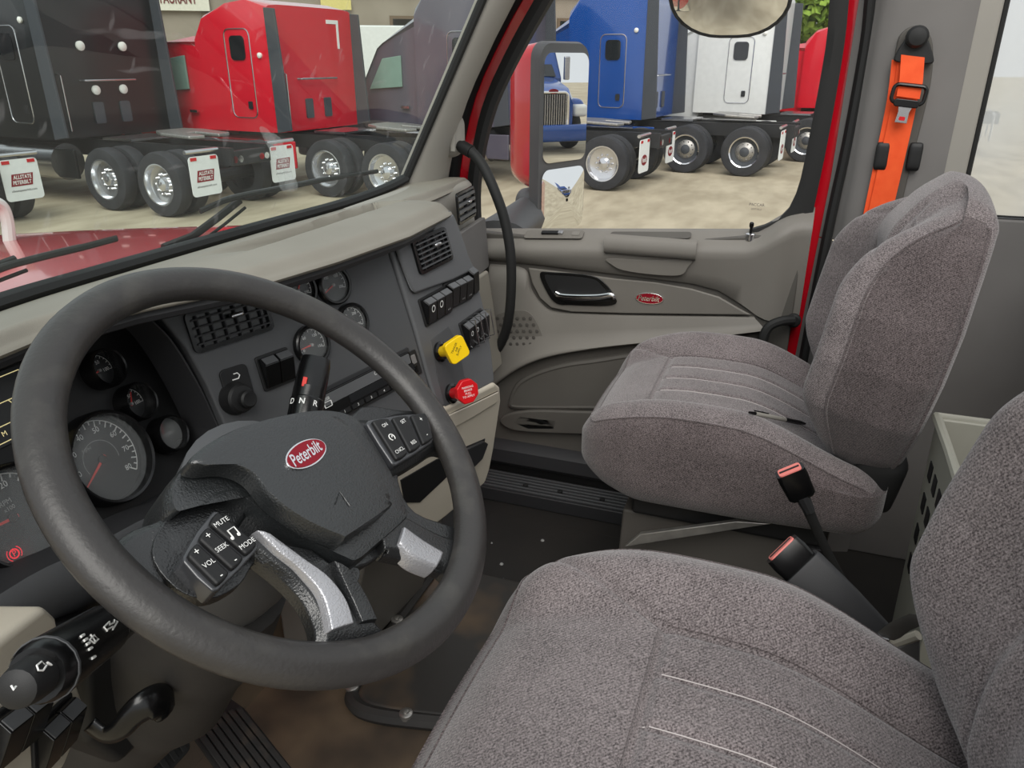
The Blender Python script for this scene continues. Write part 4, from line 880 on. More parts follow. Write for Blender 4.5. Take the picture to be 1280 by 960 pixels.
def sline(pts, w, r_=0.0007):
    p0 = []
    for a_, b_ in pts:
        w = 0.02
        for _ in range(3): u_, v_ = STF.pix(a_, b_, w); rr = interp(-u_/L_, SR)+0.0003 if -u_/L_ < 0.9 else 0.0152; w = math.sqrt(max(1e-6, rr*rr-min(v_*v_, rr*rr*0.9)))
        p0.append(STF(u_, v_, w))
    m = MB(); m.tube(p0, r_, 5); m.build('stalk_mark', M['white'], st)
sline([(130, 784), (137, 777), (137, 781), (143, 778), (143, 775), (147, 777), (141, 787), (141, 783), (134, 787), (134, 789), (130, 784)], 0.0178)      # turn arrows
sline([(112, 800), (118, 794), (123, 799), (118, 804), (112, 800)], 0.0195); sline([(113, 793), (119, 802)], 0.0195)                              # wiper symbol
for i, (a_, b_) in enumerate(((101, 796), (105, 801), (108, 806), (111, 812), (115, 823))): sline([(a_, b_), (a_+4, b_-2.5)], 0.0200, 0.0011)
sline([(46, 832), (52, 827), (58, 832), (54, 838), (48, 838), (46, 832)], 0.0226); sline([(59, 829), (67, 823), (64, 831), (59, 829)], 0.0226, 0.0010)    # washer symbol
sline([(14, 857), (17, 862), (20, 858)], 0.0140)
g0 = P(366, 590, y=0.575); g1 = P(396, 446, y=0.60)
gs = stalk(g0, g1, [(0, 0.016), (0.25, 0.020), (0.40, 0.0225), (0.60, 0.0235), (0.61, 0.0225), (0.70, 0.0225)], co, 'shift_stalk')
ax = (g1-g0).normalized(); L_ = (g1-g0).length; vd = (EYE-g1); vd = (vd-ax*vd.dot(ax)).normalized(); sd = vd.cross(ax).normalized()
m = MB(); m.loft([[g0+ax*L_*t+sd*(a*w)+vd*(b*d) for a, b in ell(1, 1, 20)] for t, w, d in ((0.66, 0.0215, 0.020), (0.78, 0.022, 0.018), (0.93, 0.021, 0.013), (0.99, 0.019, 0.009), (1.005, 0.012, 0.003))]); m.build('paddle', M['blk'], gs, sharp=40)
m = MB(); c = g0+ax*L_*0.72; G = Frame(c+vd*0.0185+sd*0.009, sd, ax); m.box(G(0, 0, 0), (0.006, 0.014, 0.004), G); m.build('indicator_tab', M['redn'], gs, bevel=0.001)
for t, o_, s, h in ((0.55, -0.3, 'N', 0.008), (0.55, 0.45, 'R', 0.008), (0.55, -0.95, 'D', 0.008), (0.42, -0.25, 'OFF', 0.006), (0.42, 0.3, '/', 0.010)):
    n = vd*math.cos(o_)-sd*math.sin(o_); c = g0+ax*L_*t+n*0.0236; text('stalk_mark', s, Frame(c, ax.cross(n), ax), h, M['white'], gs, bold=0.02)
# tilt lever
tl = spline([P(112, 905, y=0.60), P(132, 918, y=0.585), P(150, 912, y=0.57), P(165, 895, y=0.56), P(185, 880, y=0.55), P(203, 877, y=0.55), P(206, 888, y=0.55)], 6)
m = MB(); m.tube(tl, [0.012+0.006*sst(0.3, 0.8, i/len(tl)) for i in range(len(tl))], 12, flat=((0, 0, 1), 0.45)); m.build('tilt_lever', M['blk'], co, sharp=180)
bk = [P(a, b, y=0.64) for a, b in [(105, 800), (200, 775), (240, 800), (205, 880), (180, 930), (150, 960), (110, 930)]]
m = MB(); m.prism(bk, (0, 0.09, 0)); m.build('column_bracket', M['blkm'], co, bevel=0.012, seg=3)
# ---- accelerator treadle
pe = thing('accelerator_pedal', 'ribbed black accelerator pedal with dusty top under the wheel', 'pedal', (-0.33, 0.7, 0.01))
t0 = P(258, 880, y=0.80); t1 = P(330, 975, y=0.62)
up2 = (t0-t1).normalized(); rx = Vector((1, 0.05, 0)); rx = (rx-up2*rx.dot(up2)).normalized(); PFm = Frame(t1, rx, up2); LP = (t0-t1).length
out_ = [(-0.040, -0.12), (0.040, -0.12), (0.042, LP*0.75), (0.034, LP*0.95), (0.018, LP*1.03), (-0.018, LP*1.03), (-0.032, LP*0.96), (-0.042, LP*0.75)]
m = MB(); m.plate(PFm, out_, -0.016, 0.0); m.build('treadle', M['rub'], pe, bevel=0.004, seg=3)
M['dusty'] = mat('dusty_rubber', '#242322', 0.8, bump=0.4, bscale=200, var='#54473a', vscale=14, vpow=(0.52, 0.78))
for i in range(7):
    u = -0.033+0.011*i; m = MB(); m.box(PFm(u, (LP-0.12)/2-0.012+0.0, 0.002), (0.0085, LP+0.07-abs(u)*0.6, 0.005), PFm); m.build('rib', M['dusty'], pe, bevel=0.0012)
m = MB(); m.tube([PFm(0, LP*0.6, -0.01), PFm(0.0, LP*0.6+0.1, -0.07)], 0.012, 10); m.build('lever_arm', M['blkm'], pe)
br = thing('brake_pedal', 'dark metal brake pedal hidden in the footwell shadow', 'pedal', (-0.52, 0.75, 0.1))
b0 = P(190, 950, y=0.78); BF = Frame(b0, (1, 0, 0), (0, 0.5, 0.86))
m = MB(); m.plate(BF, rrect(0.12, 0.07, 0.012), -0.012, 0.0); m.build('pad', M['rub'], br, bevel=0.003)
for i in range(6): m = MB(); m.box(BF(-0.045+0.018*i, 0, 0.002), (0.009, 0.055, 0.005), BF); m.build('rib', M['rub'], br, bevel=0.001)
m = MB(); m.tube([BF(0, 0, -0.01), BF(0, 0.06, -0.06), BF(0, 0.30, -0.10)], 0.011, 8); m.build('arm', M['blkm'], br)
# ================================================================== seats
def make_seat(label, x0, dz, back_lean, y0, yb0, yt):
    root = thing('cab_seat', label, 'seat', (x0, 0.05+y0, 0.0), 'tweed cab seats')
    O = Vector((x0, y0, dz))
    # ---- cushion
    HX, YB, YF, ZB, ZT = 0.268, -0.23, 0.335, 0.435, 0.635
    ctr = Vector((0, (YB+YF)/2, (ZB+ZT)/2)); size = (2*HX, YF-YB, ZT-ZB)
    def seam_groove(x, y):
        u = abs(x)/HX; g = 0.0
        if y < yt+0.02:
            k = sst(yt+0.012, yt-0.004, y)
            for c in (0.0, 0.26): g = max(g, bump(u, c, 0.018)*0.62*k if c else bump(u, 0.0, 0.018)*0.62*k)
            g = max(g, bump(u, 0.53, 0.022)*k)
        g = max(g, bump(y, yt, 0.005)*sst(0.56, 0.52, u)*0.9)
        # diagonal seam running out to the front corner
        if y >= yt-0.01 and u > 0.5:
            c = 0.53+(y-yt)*2.0; g = max(g, bump(u, c, 0.022)*sst(0.335, 0.29, y))
        return g
    def fn(p, s):
        x, y, z = p.x, p.y+ctr.y, p.z+ctr.z
        u = abs(x)/HX
        fr = sst(0.15, 0.345, y)
        x *= 1.0-0.11*fr*fr*u-0.06*sst(0.05, -0.21, y)*u
        top = sst(0.0, 0.8, p.z/(size[2]/2))
        bol = sst(0.50, 0.80, u)*sst(0.40, 0.30, y)
        crown = 0.024*sst(-0.21, 0.12, y)*sst(0.34, 0.14, y)
        z += top*(-0.034+0.034*bol+crown*0.9-0.022*fr*fr-0.075*sst(0.05, -0.24, y))
        y2 = y + 0.014*(1-u*u)*fr
        z += sst(0.3, -0.9, p.z/(size[2]/2))*0.03*sst(0.2, 0.335, y)
        if s[2] > 0.99: z -= 0.0105*seam_groove(x, y)
        x += (1 if x > 0 else -1)*0.008*math.sin(math.pi*min(1, max(0, (p.z/size[2]+0.5))))*sst(0.7, 1.0, u)
        return O+Vector((x, y2, z))
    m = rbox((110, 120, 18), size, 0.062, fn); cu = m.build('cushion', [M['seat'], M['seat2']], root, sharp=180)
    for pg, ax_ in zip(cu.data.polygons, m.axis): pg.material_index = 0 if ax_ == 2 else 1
    def topp(sx, y, lift=0.0008):
        sy = (y-ctr.y)/(size[1]/2); hx = [q/2 for q in size]; r = 0.062
        p = [hx[0]*sx, hx[1]*sy, hx[2]]; q = [max(-(hx[a]-r), min(hx[a]-r, p[a])) for a in range(3)]
        d = Vector([p[a]-q[a] for a in range(3)]); mm = max(abs(c) for c in d); d = d.normalized()*mm if d.length > 1e-9 else d
        return fn(Vector(q)+d, (sx, sy, 1.0))+Vector((0, 0, lift))
    for sx in (-0.53, -0.26, 0.0, 0.26, 0.53):
        e = 0.014 if abs(sx) < 0.5 else 0.02
        m = MB(); m.tube([topp(sx+e*0.9, yt-0.002-(yt+0.18)*i/40, 0.0) for i in range(41)], 0.0007, 5); m.build('seam_stitching', M['stitch'] if abs(sx) < 0.5 else M['seat2'], cu)
    m = MB(); m.tube([topp(-0.52+1.04*i/40, yt+0.006, 0.0) for i in range(41)], 0.0010, 5); m.build('seam_stitching', M['seat2'], cu)
    def edge(sx, sy): q = rmap(size, 0.062, (sx, sy, 1.0)); return fn(q, (sx, sy, 1.0))
    pts = [edge(-1.0, -0.9+1.85*i/40) for i in range(41)]; pts += [edge(-1.0+2.0*i/40, 1.0) for i in range(1, 40)]; pts += [edge(1.0, 0.95-1.85*i/40) for i in range(41)]
    m = MB(); m.tube(pts, 0.0022, 6); m.build('piping', M['seat2'], cu)
    # ---- backrest
    BW, BT, BH = 0.262, 0.125, 0.53; la = R(back_lean)
    piv = Vector((x0, -0.135+yb0, 0.545+dz)); bx = Vector((1, 0, 0)); bz = Vector((0, -math.sin(la), math.cos(la))); by = Vector((0, math.cos(la), math.sin(la)))
    WP = [(0, 0.68), (0.10, 0.82), (0.25, 0.96), (0.42, 1.0), (0.58, 0.95), (0.74, 0.80), (0.88, 0.66), (1.0, 0.58)]
    def bf(p, s):
        t = p.z/BH+0.5; u = abs(s[0]); x = p.x*interp(t, WP); y = p.y; z = p.z+BH/2
        ff = sst(-0.2, 0.9, p.y/(BT/2))
        bol = bump(u, 0.84, 0.26)*sst(-0.02, 0.30, t)*sst(0.98, 0.60, t)
        y += ff*(0.084*bol-0.026*sst(0.5, 0.2, u)*sst(0.75, 0.4, t)+0.030*sst(0.55, 0.85, t)*sst(0.62, 0.3, u) + 0.022*bump(t, 0.22, 0.16)*sst(0.6, 0.3, u))
        y -= ff*0.055*sst(0.72, 1.0, t)
        y -= (1-ff)*0.0
        c = 0.50-0.12*t
        if s[1] > 0.99: y -= 0.009*bump(u, c, 0.035)*sst(1.0, 0.85, t)
        if s[1] > 0.99: y -= 0.006*bump(t, 0.84-0.22*max(0, u-0.45), 0.008)*sst(0.40, 0.5, u)
        if abs(s[0]) > 0.99: x -= (1 if x > 0 else -1)*0.004*bump(p.y, 0.028-0.02*t, 0.006)
        z -= 0.035*sst(0.8, 1.0, t)*u*u
        return piv+bx*x+by*y+bz*z
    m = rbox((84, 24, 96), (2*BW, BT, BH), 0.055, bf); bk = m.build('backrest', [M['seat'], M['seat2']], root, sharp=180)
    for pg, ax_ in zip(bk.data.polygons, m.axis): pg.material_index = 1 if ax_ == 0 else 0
    for sg in (-1, 1):
        for sy in (1.0, -1.0):
            pts = [bf(rmap((2*BW, BT, BH), 0.055, (sg, sy, -0.92+1.84*i/40)), (sg*0.985, 0.5*sy, 0)) for i in range(41)]
            m = MB(); m.tube(pts, 0.0024 if sy > 0 else 0.004, 6); m.build('piping', M['seat2'], bk)
    m = rbox((10, 8, 10), (0.40, 0.10, 0.12), 0.03, lambda p, s: piv+bx*p.x+by*(p.y-0.03)+bz*(p.z-0.005)); m.build('back_hinge_cover', M['rub'], root, sharp=180)
    # ---- base
    m = MB(); m.box(O+Vector((0, 0.04, 0.41)), (0.40, 0.38, 0.05)); m.build('seat_pan', M['blkm'], root, bevel=0.01)
    m = MB(); zb = 0.0; m.loft([[Vector((x0+a*w, 0.08+y0+b*d, z)) for a, b in ((-1, -1), (1, -1), (1, 1), (-1, 1))] for z, w, d in ((0.0, 0.21, 0.20), (0.05, 0.21, 0.20), (0.055, 0.19, 0.18), (0.38+dz, 0.18, 0.17))]); m.build('pedestal', M['doorlow'], root, bevel=0.006)
    for sg in (-1, 1):
        m = MB(); m.box((x0+sg*0.205, 0.05+y0, 0.065), (0.022, 0.50, 0.03)); m.build('slide_rail', M['steel'], root, bevel=0.003)
    return root
ps_ = make_seat('empty grey tweed passenger seat beside the door with a pen lying on it', 0.51, 0.0, 9.5, 0.005, -0.040, 0.215)
ds_ = make_seat('grey tweed driver seat with stitched cushion behind the steering wheel', -0.51, 0.062, 12, -0.068, -0.135, 0.14)
# ---- buckles
def buckle(p_top, p_end, w, label, sleeve):
    ax = (p_top-p_end).normalized(); vd = (EYE-p_top); vd = (vd-ax*vd.dot(ax)).normalized(); sd = ax.cross(vd)*-1
    b = thing('seat_belt_buckle', label, 'buckle', p_end, 'seat belt buckles between the seats')
    L = (p_top-p_end).length
    def sec(t, hw, hd, k=16):
        c = p_end+ax*t; return [c+sd*a+vd*bb for a, bb in rrect(2*hw, 2*hd, min(hw, hd)*0.5, 3)]
    HL = 0.055
    m = MB(); m.loft([sec(L-HL, w*0.36, 0.008), sec(L-HL+0.006, w*0.46, 0.011), sec(L-0.012, w*0.5, 0.012), sec(L, w*0.48, 0.011)]); h = m.build('buckle_body', M['blk'], b, sharp=40)
    m = MB(); m.loft([sec(L-0.004, w*0.40, 0.0105), sec(L+0.002, w*0.38, 0.0100)]); m.build('release_button', M['pinkred'], h, sharp=40)
    m = MB(); m.loft([sec(L+0.0015, w*0.34, 0.0018), sec(L+0.0030, w*0.34, 0.0018)]); m.build('tongue_slot', M['blkm'], h)
    if sleeve:
        m = MB(); m.loft([sec(0.0, w*0.48, 0.012), sec(L*0.4, w*0.56, 0.015), sec(L-0.035, w*0.58, 0.0165), sec(L-0.030, w*0.55, 0.015)]); m.build('sleeve', M['char2'], b, sharp=40)
    else:
        m = MB(); m.tube([p_end, p_end.lerp(p_top, 0.4)+Vector((0, 0.004, 0)), p_top-ax*(HL-0.004)], [0.007, 0.0075, 0.009], 10, flat=(sd, 0.7)); m.build('stalk', M['rub'], b)
        m = MB(); m.tube([p_top-ax*(HL+0.030), p_top-ax*(HL-0.003)], [0.009, 0.012], 10); m.build('stalk_collar', M['char2'], b)
    return b
M['pinkred'] = mat('release_button_red', '#e58078', 0.45)
buckle(P(987, 588, x=0.10), P(1062, 742, x=0.14), 0.047, 'slim black belt buckle with red button against the passenger cushion', False)
buckle(P(977, 686, x=-0.165), P(1098, 803, x=-0.19), 0.052, 'bulky black sleeved belt buckle beside the driver cushion', True)
# buckle anchor strap behind the driver cushion
an = thing('belt_anchor', 'grey belt anchor strap and bracket beside the driver backrest', 'anchor', P(1120, 800, x=-0.2))
ribbon([P(1108, 796, x=-0.20), P(1125, 783, x=-0.205), P(1150, 772, x=-0.215)], 0.011, 0.003, Vector((0.3, 0.2, 0.9)).normalized(), Vector((0.3, 0.9, -0.3)).normalized()).build('strap', M['doorlow'], an)
m = MB(); c = P(1104, 798, x=-0.20); m.box(c, (0.012, 0.014, 0.010)); m.build('clip', M['chrome2'], an, bevel=0.002)
m = MB(); m.tube([P(1090, 822, x=-0.20), P(1115, 806, x=-0.20), P(1148, 794, x=-0.21)], 0.006, 8); m.build('bracket_rod', M['cream'], an)
m = MB(); m.prism([P(a, b, x=-0.21) for a, b in ((1090, 824), (1150, 798), (1150, 850), (1120, 845))], (0.01, 0, 0)); m.build('bracket_plate', M['pillar2'], an, bevel=0.002)
# ---- pen on the passenger cushion
from mathutils.bvhtree import BVHTree
_cu = [c for c in ps_.children if c.name.startswith('cushion')][0]; _o = Vector(ORG[_cu.name])
_bv = BVHTree.FromPolygons([v.co+_o for v in _cu.data.vertices], [tuple(p.vertices) for p in _cu.data.polygons])
def on_cushion(px, py):
    v = (P(px, py, t=1.0)-EYE).normalized(); h = _bv.ray_cast(EYE, v); return h[0]+Vector((0, 0, 0.0048))
a, b = on_cushion(936, 519), on_cushion(1006, 533); mid_ = on_cushion(971, 526); dz_ = Vector((0, 0, max(0, mid_.z-(a.z+b.z)/2)+0.001)); a += dz_; b += dz_; d = (b-a)
pn = thing('pen', 'slim black and clear ballpoint pen lying on the passenger seat', 'pen', (a+b)/2-Vector((0, 0, 0.004)))
m = MB(); m.tube([a+d*0.10, a+d*0.62], 0.0042, 10); m.build('barrel', M['pillar'], pn)
m = MB(); m.tube([a+d*0.62, a+d*0.9, a+d], [0.0046, 0.0046, 0.002], 10); m.build('grip', M['blk'], pn)
m = MB(); m.tube([a, a+d*0.10], [0.002, 0.0035], 10); m.build('push_button', M['blk'], pn)
m = MB(); m.box(a+d*0.22+Vector((0, 0, 0.006)), (0.003, 0.003, 0.002)); m.tube([a+d*0.08+Vector((0, 0, 0.0055)), a+d*0.32+Vector((0, 0, 0.0055))], 0.0012, 6); m.build('clip', M['blk'], pn)
# ---- grey slotted bin behind the gap between the seats
bi_ = thing('storage_bin', 'grey plastic bin with square slots standing between the seats', 'bin', (0.16, -0.40, 0.02))
T = [Vector(p) for p in ((0.045, -0.27, 0.70), (0.285, -0.27, 0.70), (0.285, -0.52, 0.70), (0.045, -0.52, 0.70))]
def bl(z, i): k = (0.70-z)*0.10; c = Vector((0.165, -0.395, 0)); return [Vector((c.x+(p.x-c.x)*(1-k)+ (0 if not i else (i if p.x < c.x else -i)), c.y+(p.y-c.y)*(1-k)+(0 if not i else (i if p.y < c.y else -i)), z)) for p in T]
M['bin'] = mat('bin_grey_plastic', '#8d8b80', 0.5, var='#96948a')
m = MB(); m.loft([bl(0.02, 0), bl(0.70, 0), bl(0.70, 0.010), bl(0.05, 0.010)]); m.build('bin_wall', M['bin'], bi_, bevel=0.003)
rt_ = bl(0.70, 0); m = MB(); m.tube(rt_+[rt_[0], rt_[1]], 0.008, 8); m.build('bin_rim', M['bin'], bi_)
for face in range(2):
    for r_ in range(4):
        for c_ in range(3 if face == 0 else 4):
            z = 0.62-0.06*r_; q = bl(z, 0)
            p = q[3].lerp(q[0], 0.80-0.18*c_) if face == 0 else q[0].lerp(q[1], 0.2+0.2*c_)
            m = MB(); m.box(p, (0.004, 0.022, 0.03) if face == 0 else (0.024, 0.004, 0.03)); m.build('slot', M['blkm'], bi_)
# ---- black low grab handle at the rear of the passenger door
gh = thing('entry_handle', 'short black bent grab handle by the rear edge of the passenger door', 'grab handle', P(955, 455, x=0.92))
m = MB(); m.tube(spline([P(992, 400, x=0.93), P(975, 402, x=0.915), P(960, 410, x=0.905), P(953, 430, x=0.90), P(951, 470, x=0.905)], 5), 0.0125, 10); m.build('bar', M['rub'], gh)
m = MB(); m.lathe([(0.018, 0), (0.018, 0.008), (0.013, 0.012)], Frame(P(992, 400, x=0.948), (0, -1, 0), (0, 0, 1)), 16); m.build('flange', M['rub'], gh)
# ---- low metal seat riser strip before an added black step standing for shade
tn = struct(thing('trim_5', 'black tunnel step added to stand for shade between the seats, with metal edge strip', 'tunnel', (0.05, -0.1, 0)))
m = MB(); m.box((0.02, -0.22, 0.11), (0.50, 0.72, 0.22)); m.build('tunnel_shade_step', M['rub'], tn, bevel=0.02)
m = MB(); e0 = P(785, 682, x=0.28); e1 = P(958, 656, x=0.28); m.prism([P(780, 684, x=0.272), P(965, 655, x=0.272), P(920, 652, x=0.272), P(800, 668, x=0.272)], (0.012, 0, 0)); m.build('edge_strip', M['steel'], tn, bevel=0.002)
# ================================================================== outside: ground, trucks, building
GZ = -1.15
M.update(
    alu=mat('polished_wheel_alloy', '#d6d7da', 0.16, metal=0.85),
    gnd=mat('gravel_ground', '#9a8f78', 0.95, bump=0.1, bscale=30, var='#b5aa92', vscale=1.3, detail=11.0, aniso=(0.7, 1.6, 1)),
    tire=mat('tyre_rubber', '#26272a', 0.8, bump=0.3, bscale=60, var='#313236', vscale=4),
    frame=mat('truck_frame_black', '#17181a', 0.5, var='#222326', vscale=3),
    fair=mat('side_extender_grey', '#3c4046', 0.6),
    black=mat('truck_black_paint', '#0b0e10', 0.35, coat=0.15),
    purple=mat('truck_plum_grey_paint', '#53505c', 0.25, coat=0.6, var='#5c5964', vscale=1),
    greyp=mat('truck_roof_grey_paint', '#9aa4ad', 0.3, coat=0.5),
    blue=mat('truck_blue_paint', '#0a4490', 0.2, coat=0.8),
    whitep=mat('truck_white_paint', '#d9dbd8', 0.3, coat=0.4),
    redp=mat('truck_bright_red_paint', '#cf1128', 0.2, coat=0.8),
    tglass=mat('dark_truck_glass', '#15191c', 0.08, spec=0.8),
    tgreen=mat('pale_green_cab_glass', '#7f9c90', 0.1),
    flap=mat('mud_flap_white', '#dfe3e2', 0.6),
    lred=mat('tail_lens_red', '#c0121e', 0.2), lwhite=mat('clear_lens', '#e6e6e0', 0.1), lamber=mat('amber_lens', '#e08a2a', 0.2),
)
m = MB(); m.add([(-60, -60, GZ), (140, -60, GZ), (140, 140, GZ), (-60, 140, GZ)], [(0, 1, 2, 3)]); struct(m.build('ground', M['gnd']), 'pale tan gravel yard outside the cab', 'ground')

def truck(name, label, pos, head, paint, roofh=3.9, roofp=None, flaps='allstate', detail=1, group='parked sleeper tractors in the yard', hood=True, steelrim=False):
    """tractor in local axes: +y forward, +x right, origin on the ground below the left rear axle wheel (left side x=0)"""
    root = thing(name, label, 'truck', (0, 0, 0), group); pm = M[paint]; rp = M[roofp or paint]
    def prismx(pts, x0, x1): return MB().prism([Vector((x0, y, z)) for y, z in pts], (x1-x0, 0, 0))
    XW = 2.44
    # frame rails, cross members
    for x in (0.80, 1.60):
        m = MB(); m.box((x, 3.2, 0.93), (0.09, 8.2, 0.28)); m.build('frame_rail', M['frame'], root)
    m = MB(); m.box((1.22, -0.86, 0.90), (0.9, 0.08, 0.24)); tb = m.build('end_beam', M['frame'], root, bevel=0.02)
    for x, k in ((0.86, 'lred'), (0.98, 'lwhite'), (1.46, 'lred'), (1.58, 'lwhite')):
        m = MB(); m.lathe([(0.055, 0), (0.055, 0.02), (0.03, 0.03)], Frame((x, -0.90, 0.88), (-1, 0, 0), (0, 0, 1)), 14); m.build('tail_lamp', M[k], tb)
    # deck and fifth wheel
    m = MB(); m.box((1.22, 1.75, 1.10), (1.0, 0.75, 0.04)); m.build('deck_plate', M['chrome2'], root)
    pts = [(-0.45, -0.55), (-0.15, -0.60), (-0.10, -0.1), (0.10, -0.1), (0.15, -0.60), (0.45, -0.55), (0.48, 0.1), (0.3, 0.42), (-0.3, 0.42), (-0.48, 0.1)]
    m = MB(); m.prism([Vector((1.22+a, 0.55+b, 1.16+0.05*(b+0.6))) for a, b in pts], (0, 0, 0.06)); m.build('fifth_wheel', M['steel'], root, bevel=0.02)
    # wheels
    def wheel(x, y, out, r=0.52, w=0.28, dish=True):
        F = Frame((x, y, r), (0, out, 0), (0, 0, 1))  # normal = out*x
        m = MB(); m.lathe([(r*0.60, -w), (r*0.80, -w), (r*0.96, -w*0.92), (r, -w*0.75), (r, -w*0.25), (r*0.96, -w*0.08), (r*0.80, 0.0), (r*0.645, -0.01), (r*0.62, -0.04)], F, 36, caps=False); t = m.build('tire', M['tire'], root, sharp=40)
        if dish:
            m = MB(); m.lathe([(r*0.65, -0.008), (r*0.61, -0.010), (r*0.56, -0.10), (r*0.42, -0.12), (r*0.22, -0.12), (r*0.20, -0.06), (r*0.12, -0.04), (0.001, -0.035)], F, 32, caps=False)
            rm = m.build('wheel_rim', M['alu'] if not steelrim else M['fair'], t, sharp=40)
            for i in range(10):
                a = 2*math.pi*i/10; m = MB(); m.lathe([(0.02, -0.12), (0.02, -0.09), (0.008, -0.08)], F.at(r*0.31*math.cos(a), r*0.31*math.sin(a)), 6); m.build('lug_nut', M['chrome2'], rm)
            if steelrim:
                m = MB(); m.lathe([(r*0.65, -0.008), (r*0.63, 0.006), (r*0.58, -0.01)], F, 32, caps=False); m.build('trim_ring', M['chrome'], t)
                m = MB(); m.lathe([(r*0.40, -0.11), (r*0.25, -0.07), (0.001, -0.04)], F, 20, caps=False); m.build('hub_cover', M['steel'], t)
        return t
    for y in (0.0, 1.32):
        wheel(0.0, y, -1); wheel(0.34, y, -1, dish=False); wheel(XW, y, 1); wheel(XW-0.34, y, 1, dish=False)
        m = MB(); m.tube([(0.3, y, 0.52), (XW-0.3, y, 0.52)], 0.11, 10); m.build('axle', M['frame'], root)
    for y in (0.0, 1.32): pass
    # mud flaps
    for x in (0.02, XW-0.64):
        m = MB(); m.tube([(x-0.02, -0.72, 1.06), (x+0.64, -0.72, 1.06)], 0.035, 8); hg = m.build('flap_hanger', M['chrome2'], root)
        Ff = Frame((x+0.31, -0.745, 0.68), (1, 0, 0), (0, 0, 1)); hf = 0.62 if flaps == 'allstate' else 0.62
        m = MB(); m.plate(Ff, rrect(0.60, hf, 0.06), -0.012, 0.0); fp = m.build('mud_flap', M['flap'], root)
        if flaps == 'allstate':
            para = [(-0.19, -0.09), (0.15, -0.09), (0.19, 0.09), (-0.15, 0.09)]
            m = MB(); m.plate(Ff, [(a, b) for a, b in para], 0.0, 0.004); m.build('flap_logo', M['badge'], fp, smooth=False)
            text('flap_lettering', 'ALLSTATE', Ff.at(0.01, 0.04, 0.005), 0.058, M['white'], fp, w=0.29, shear=0.1, depth=0.002, bold=0.02)
            text('flap_lettering', 'PETERBILT', Ff.at(-0.01, -0.04, 0.005), 0.058, M['white'], fp, w=0.29, shear=0.1, depth=0.002, bold=0.02)
            text('flap_lettering', 'allstatepeterbilt.com', Ff.at(0, -0.16, 0.001), 0.034, M['frame'], fp, w=0.40, depth=0.002)
        else:
            m = MB(); m.plate(Ff.at(0, -0.08), ell(0.17, 0.10), 0.0, 0.004); m.build('flap_logo', M['badge'], fp, smooth=False)
            text('flap_lettering', 'Peterbilt', Ff.at(0, -0.08, 0.004), 0.09, M['white'], fp, w=0.26, shear=0.3, depth=0.002, bold=0.02)
        for a in (-0.2, 0.2): m = MB(); m.box(Ff(a, 0.27, 0.004), (0.12, 0.05, 0.008), Ff); m.build('reflector', M['lred'], fp)
    # sleeper
    SB, SF = 2.36, 4.25; zb = 1.12
    prof = lambda k: [(SB, zb), (SF, zb), (SF, 2.0), (SF, roofh-0.45-0.25*k), (SF-0.25, roofh-0.22-0.1*k), (SF-0.9, roofh-0.05-0.02*k), (SF-1.4, roofh-0.02*k), (SB, roofh-0.10-0.06*k)]
    xs = [(0.06, 0.8), (0.02, 0.5), (0.06, 0.2), (0.25, 0.0), (XW-0.25, 0.0), (XW-0.06, 0.2), (XW-0.02, 0.5), (XW-0.06, 0.8)]
    def sec(k, x, sc=1.0): return [Vector((x, y, z)) for y, z in prof(k)]
    L = [sec(1.6, 0.02), sec(0.9, 0.03), sec(0.35, 0.10), sec(0.05, 0.30), sec(0, 0.6), sec(0, XW-0.6), sec(0.05, XW-0.30), sec(0.35, XW-0.10), sec(0.9, XW-0.03), sec(1.6, XW-0.02)]
    m = MB(); m.loft(L); slp = m.build('sleeper', pm, root, sharp=28)
    # side extenders
    for x in (-0.01, XW-0.04):
        m = MB(); m.prism([Vector((x, y, z)) for y, z in ((SB-0.32, zb+0.05), (SB+0.02, zb), (SB+0.04, roofh-0.16), (SB-0.20, roofh-0.18))], (0.05, 0, 0)); m.build('side_extender', M['fair'], root, bevel=0.01)
    # sleeper luggage / vent door with window on the left side
    Fs = Frame((0.018, 3.15, 2.15), (0, -1, 0), (0, 0, 1))
    q = [Fs(a, b, 0.004) for a, b in rrect(0.62, 1.55, 0.12)]
    m = MB(); m.tube(q+q[:2], 0.012, 6); m.build('door_seam', M['chrome2'], slp)
    m = MB(); m.plate(Fs.at(0, 0.45), rrect(0.36, 0.42, 0.08), 0.0, 0.02); m.build('sleeper_window', M['tglass'], slp)
    m = MB(); m.plate(Fs.at(0.16, -0.55), rrect(0.10, 0.14, 0.02), 0.0, 0.02); m.build('door_latch', M['frame'], slp)
    m = MB(); m.lathe([(0.05, 0), (0.05, 0.03), (0.02, 0.05)], Frame((0.02, 2.62, roofh-0.95), (0, -1, 0), (0, 0, 1)), 12); m.build('marker_lamp', M['lwhite'], slp)
    # back panel fittings
    Fb = Frame((1.22, SB, 2.0), (1, 0, 0), (0, 0, 1))
    for a, b in ((-0.42, 0.62), (0.42, 0.62), (-0.28, -0.10), (0.28, -0.10)):
        if detail and paint == 'black': m = MB(); m.lathe([(0.08, 0), (0.08, 0.03), (0.04, 0.05)], Fb.at(a, b), 16); m.build('work_lamp', M['lwhite'], slp)
    m = MB(); m.tube([Fb(-0.55, 0.06, 0), Fb(-0.52, 0.06, 0.08), Fb(0.52, 0.06, 0.08), Fb(0.55, 0.06, 0)], 0.018, 8); m.build('grab_rail', M['chrome2'], slp)
    m = MB(); m.tube([Fb(-0.95, -0.75, 0), Fb(-0.95, -0.75, 0.08), Fb(-0.95, 0.15, 0.08), Fb(-0.95, 0.18, 0)], 0.018, 8); m.build('grab_rail', M['chrome2'], slp)
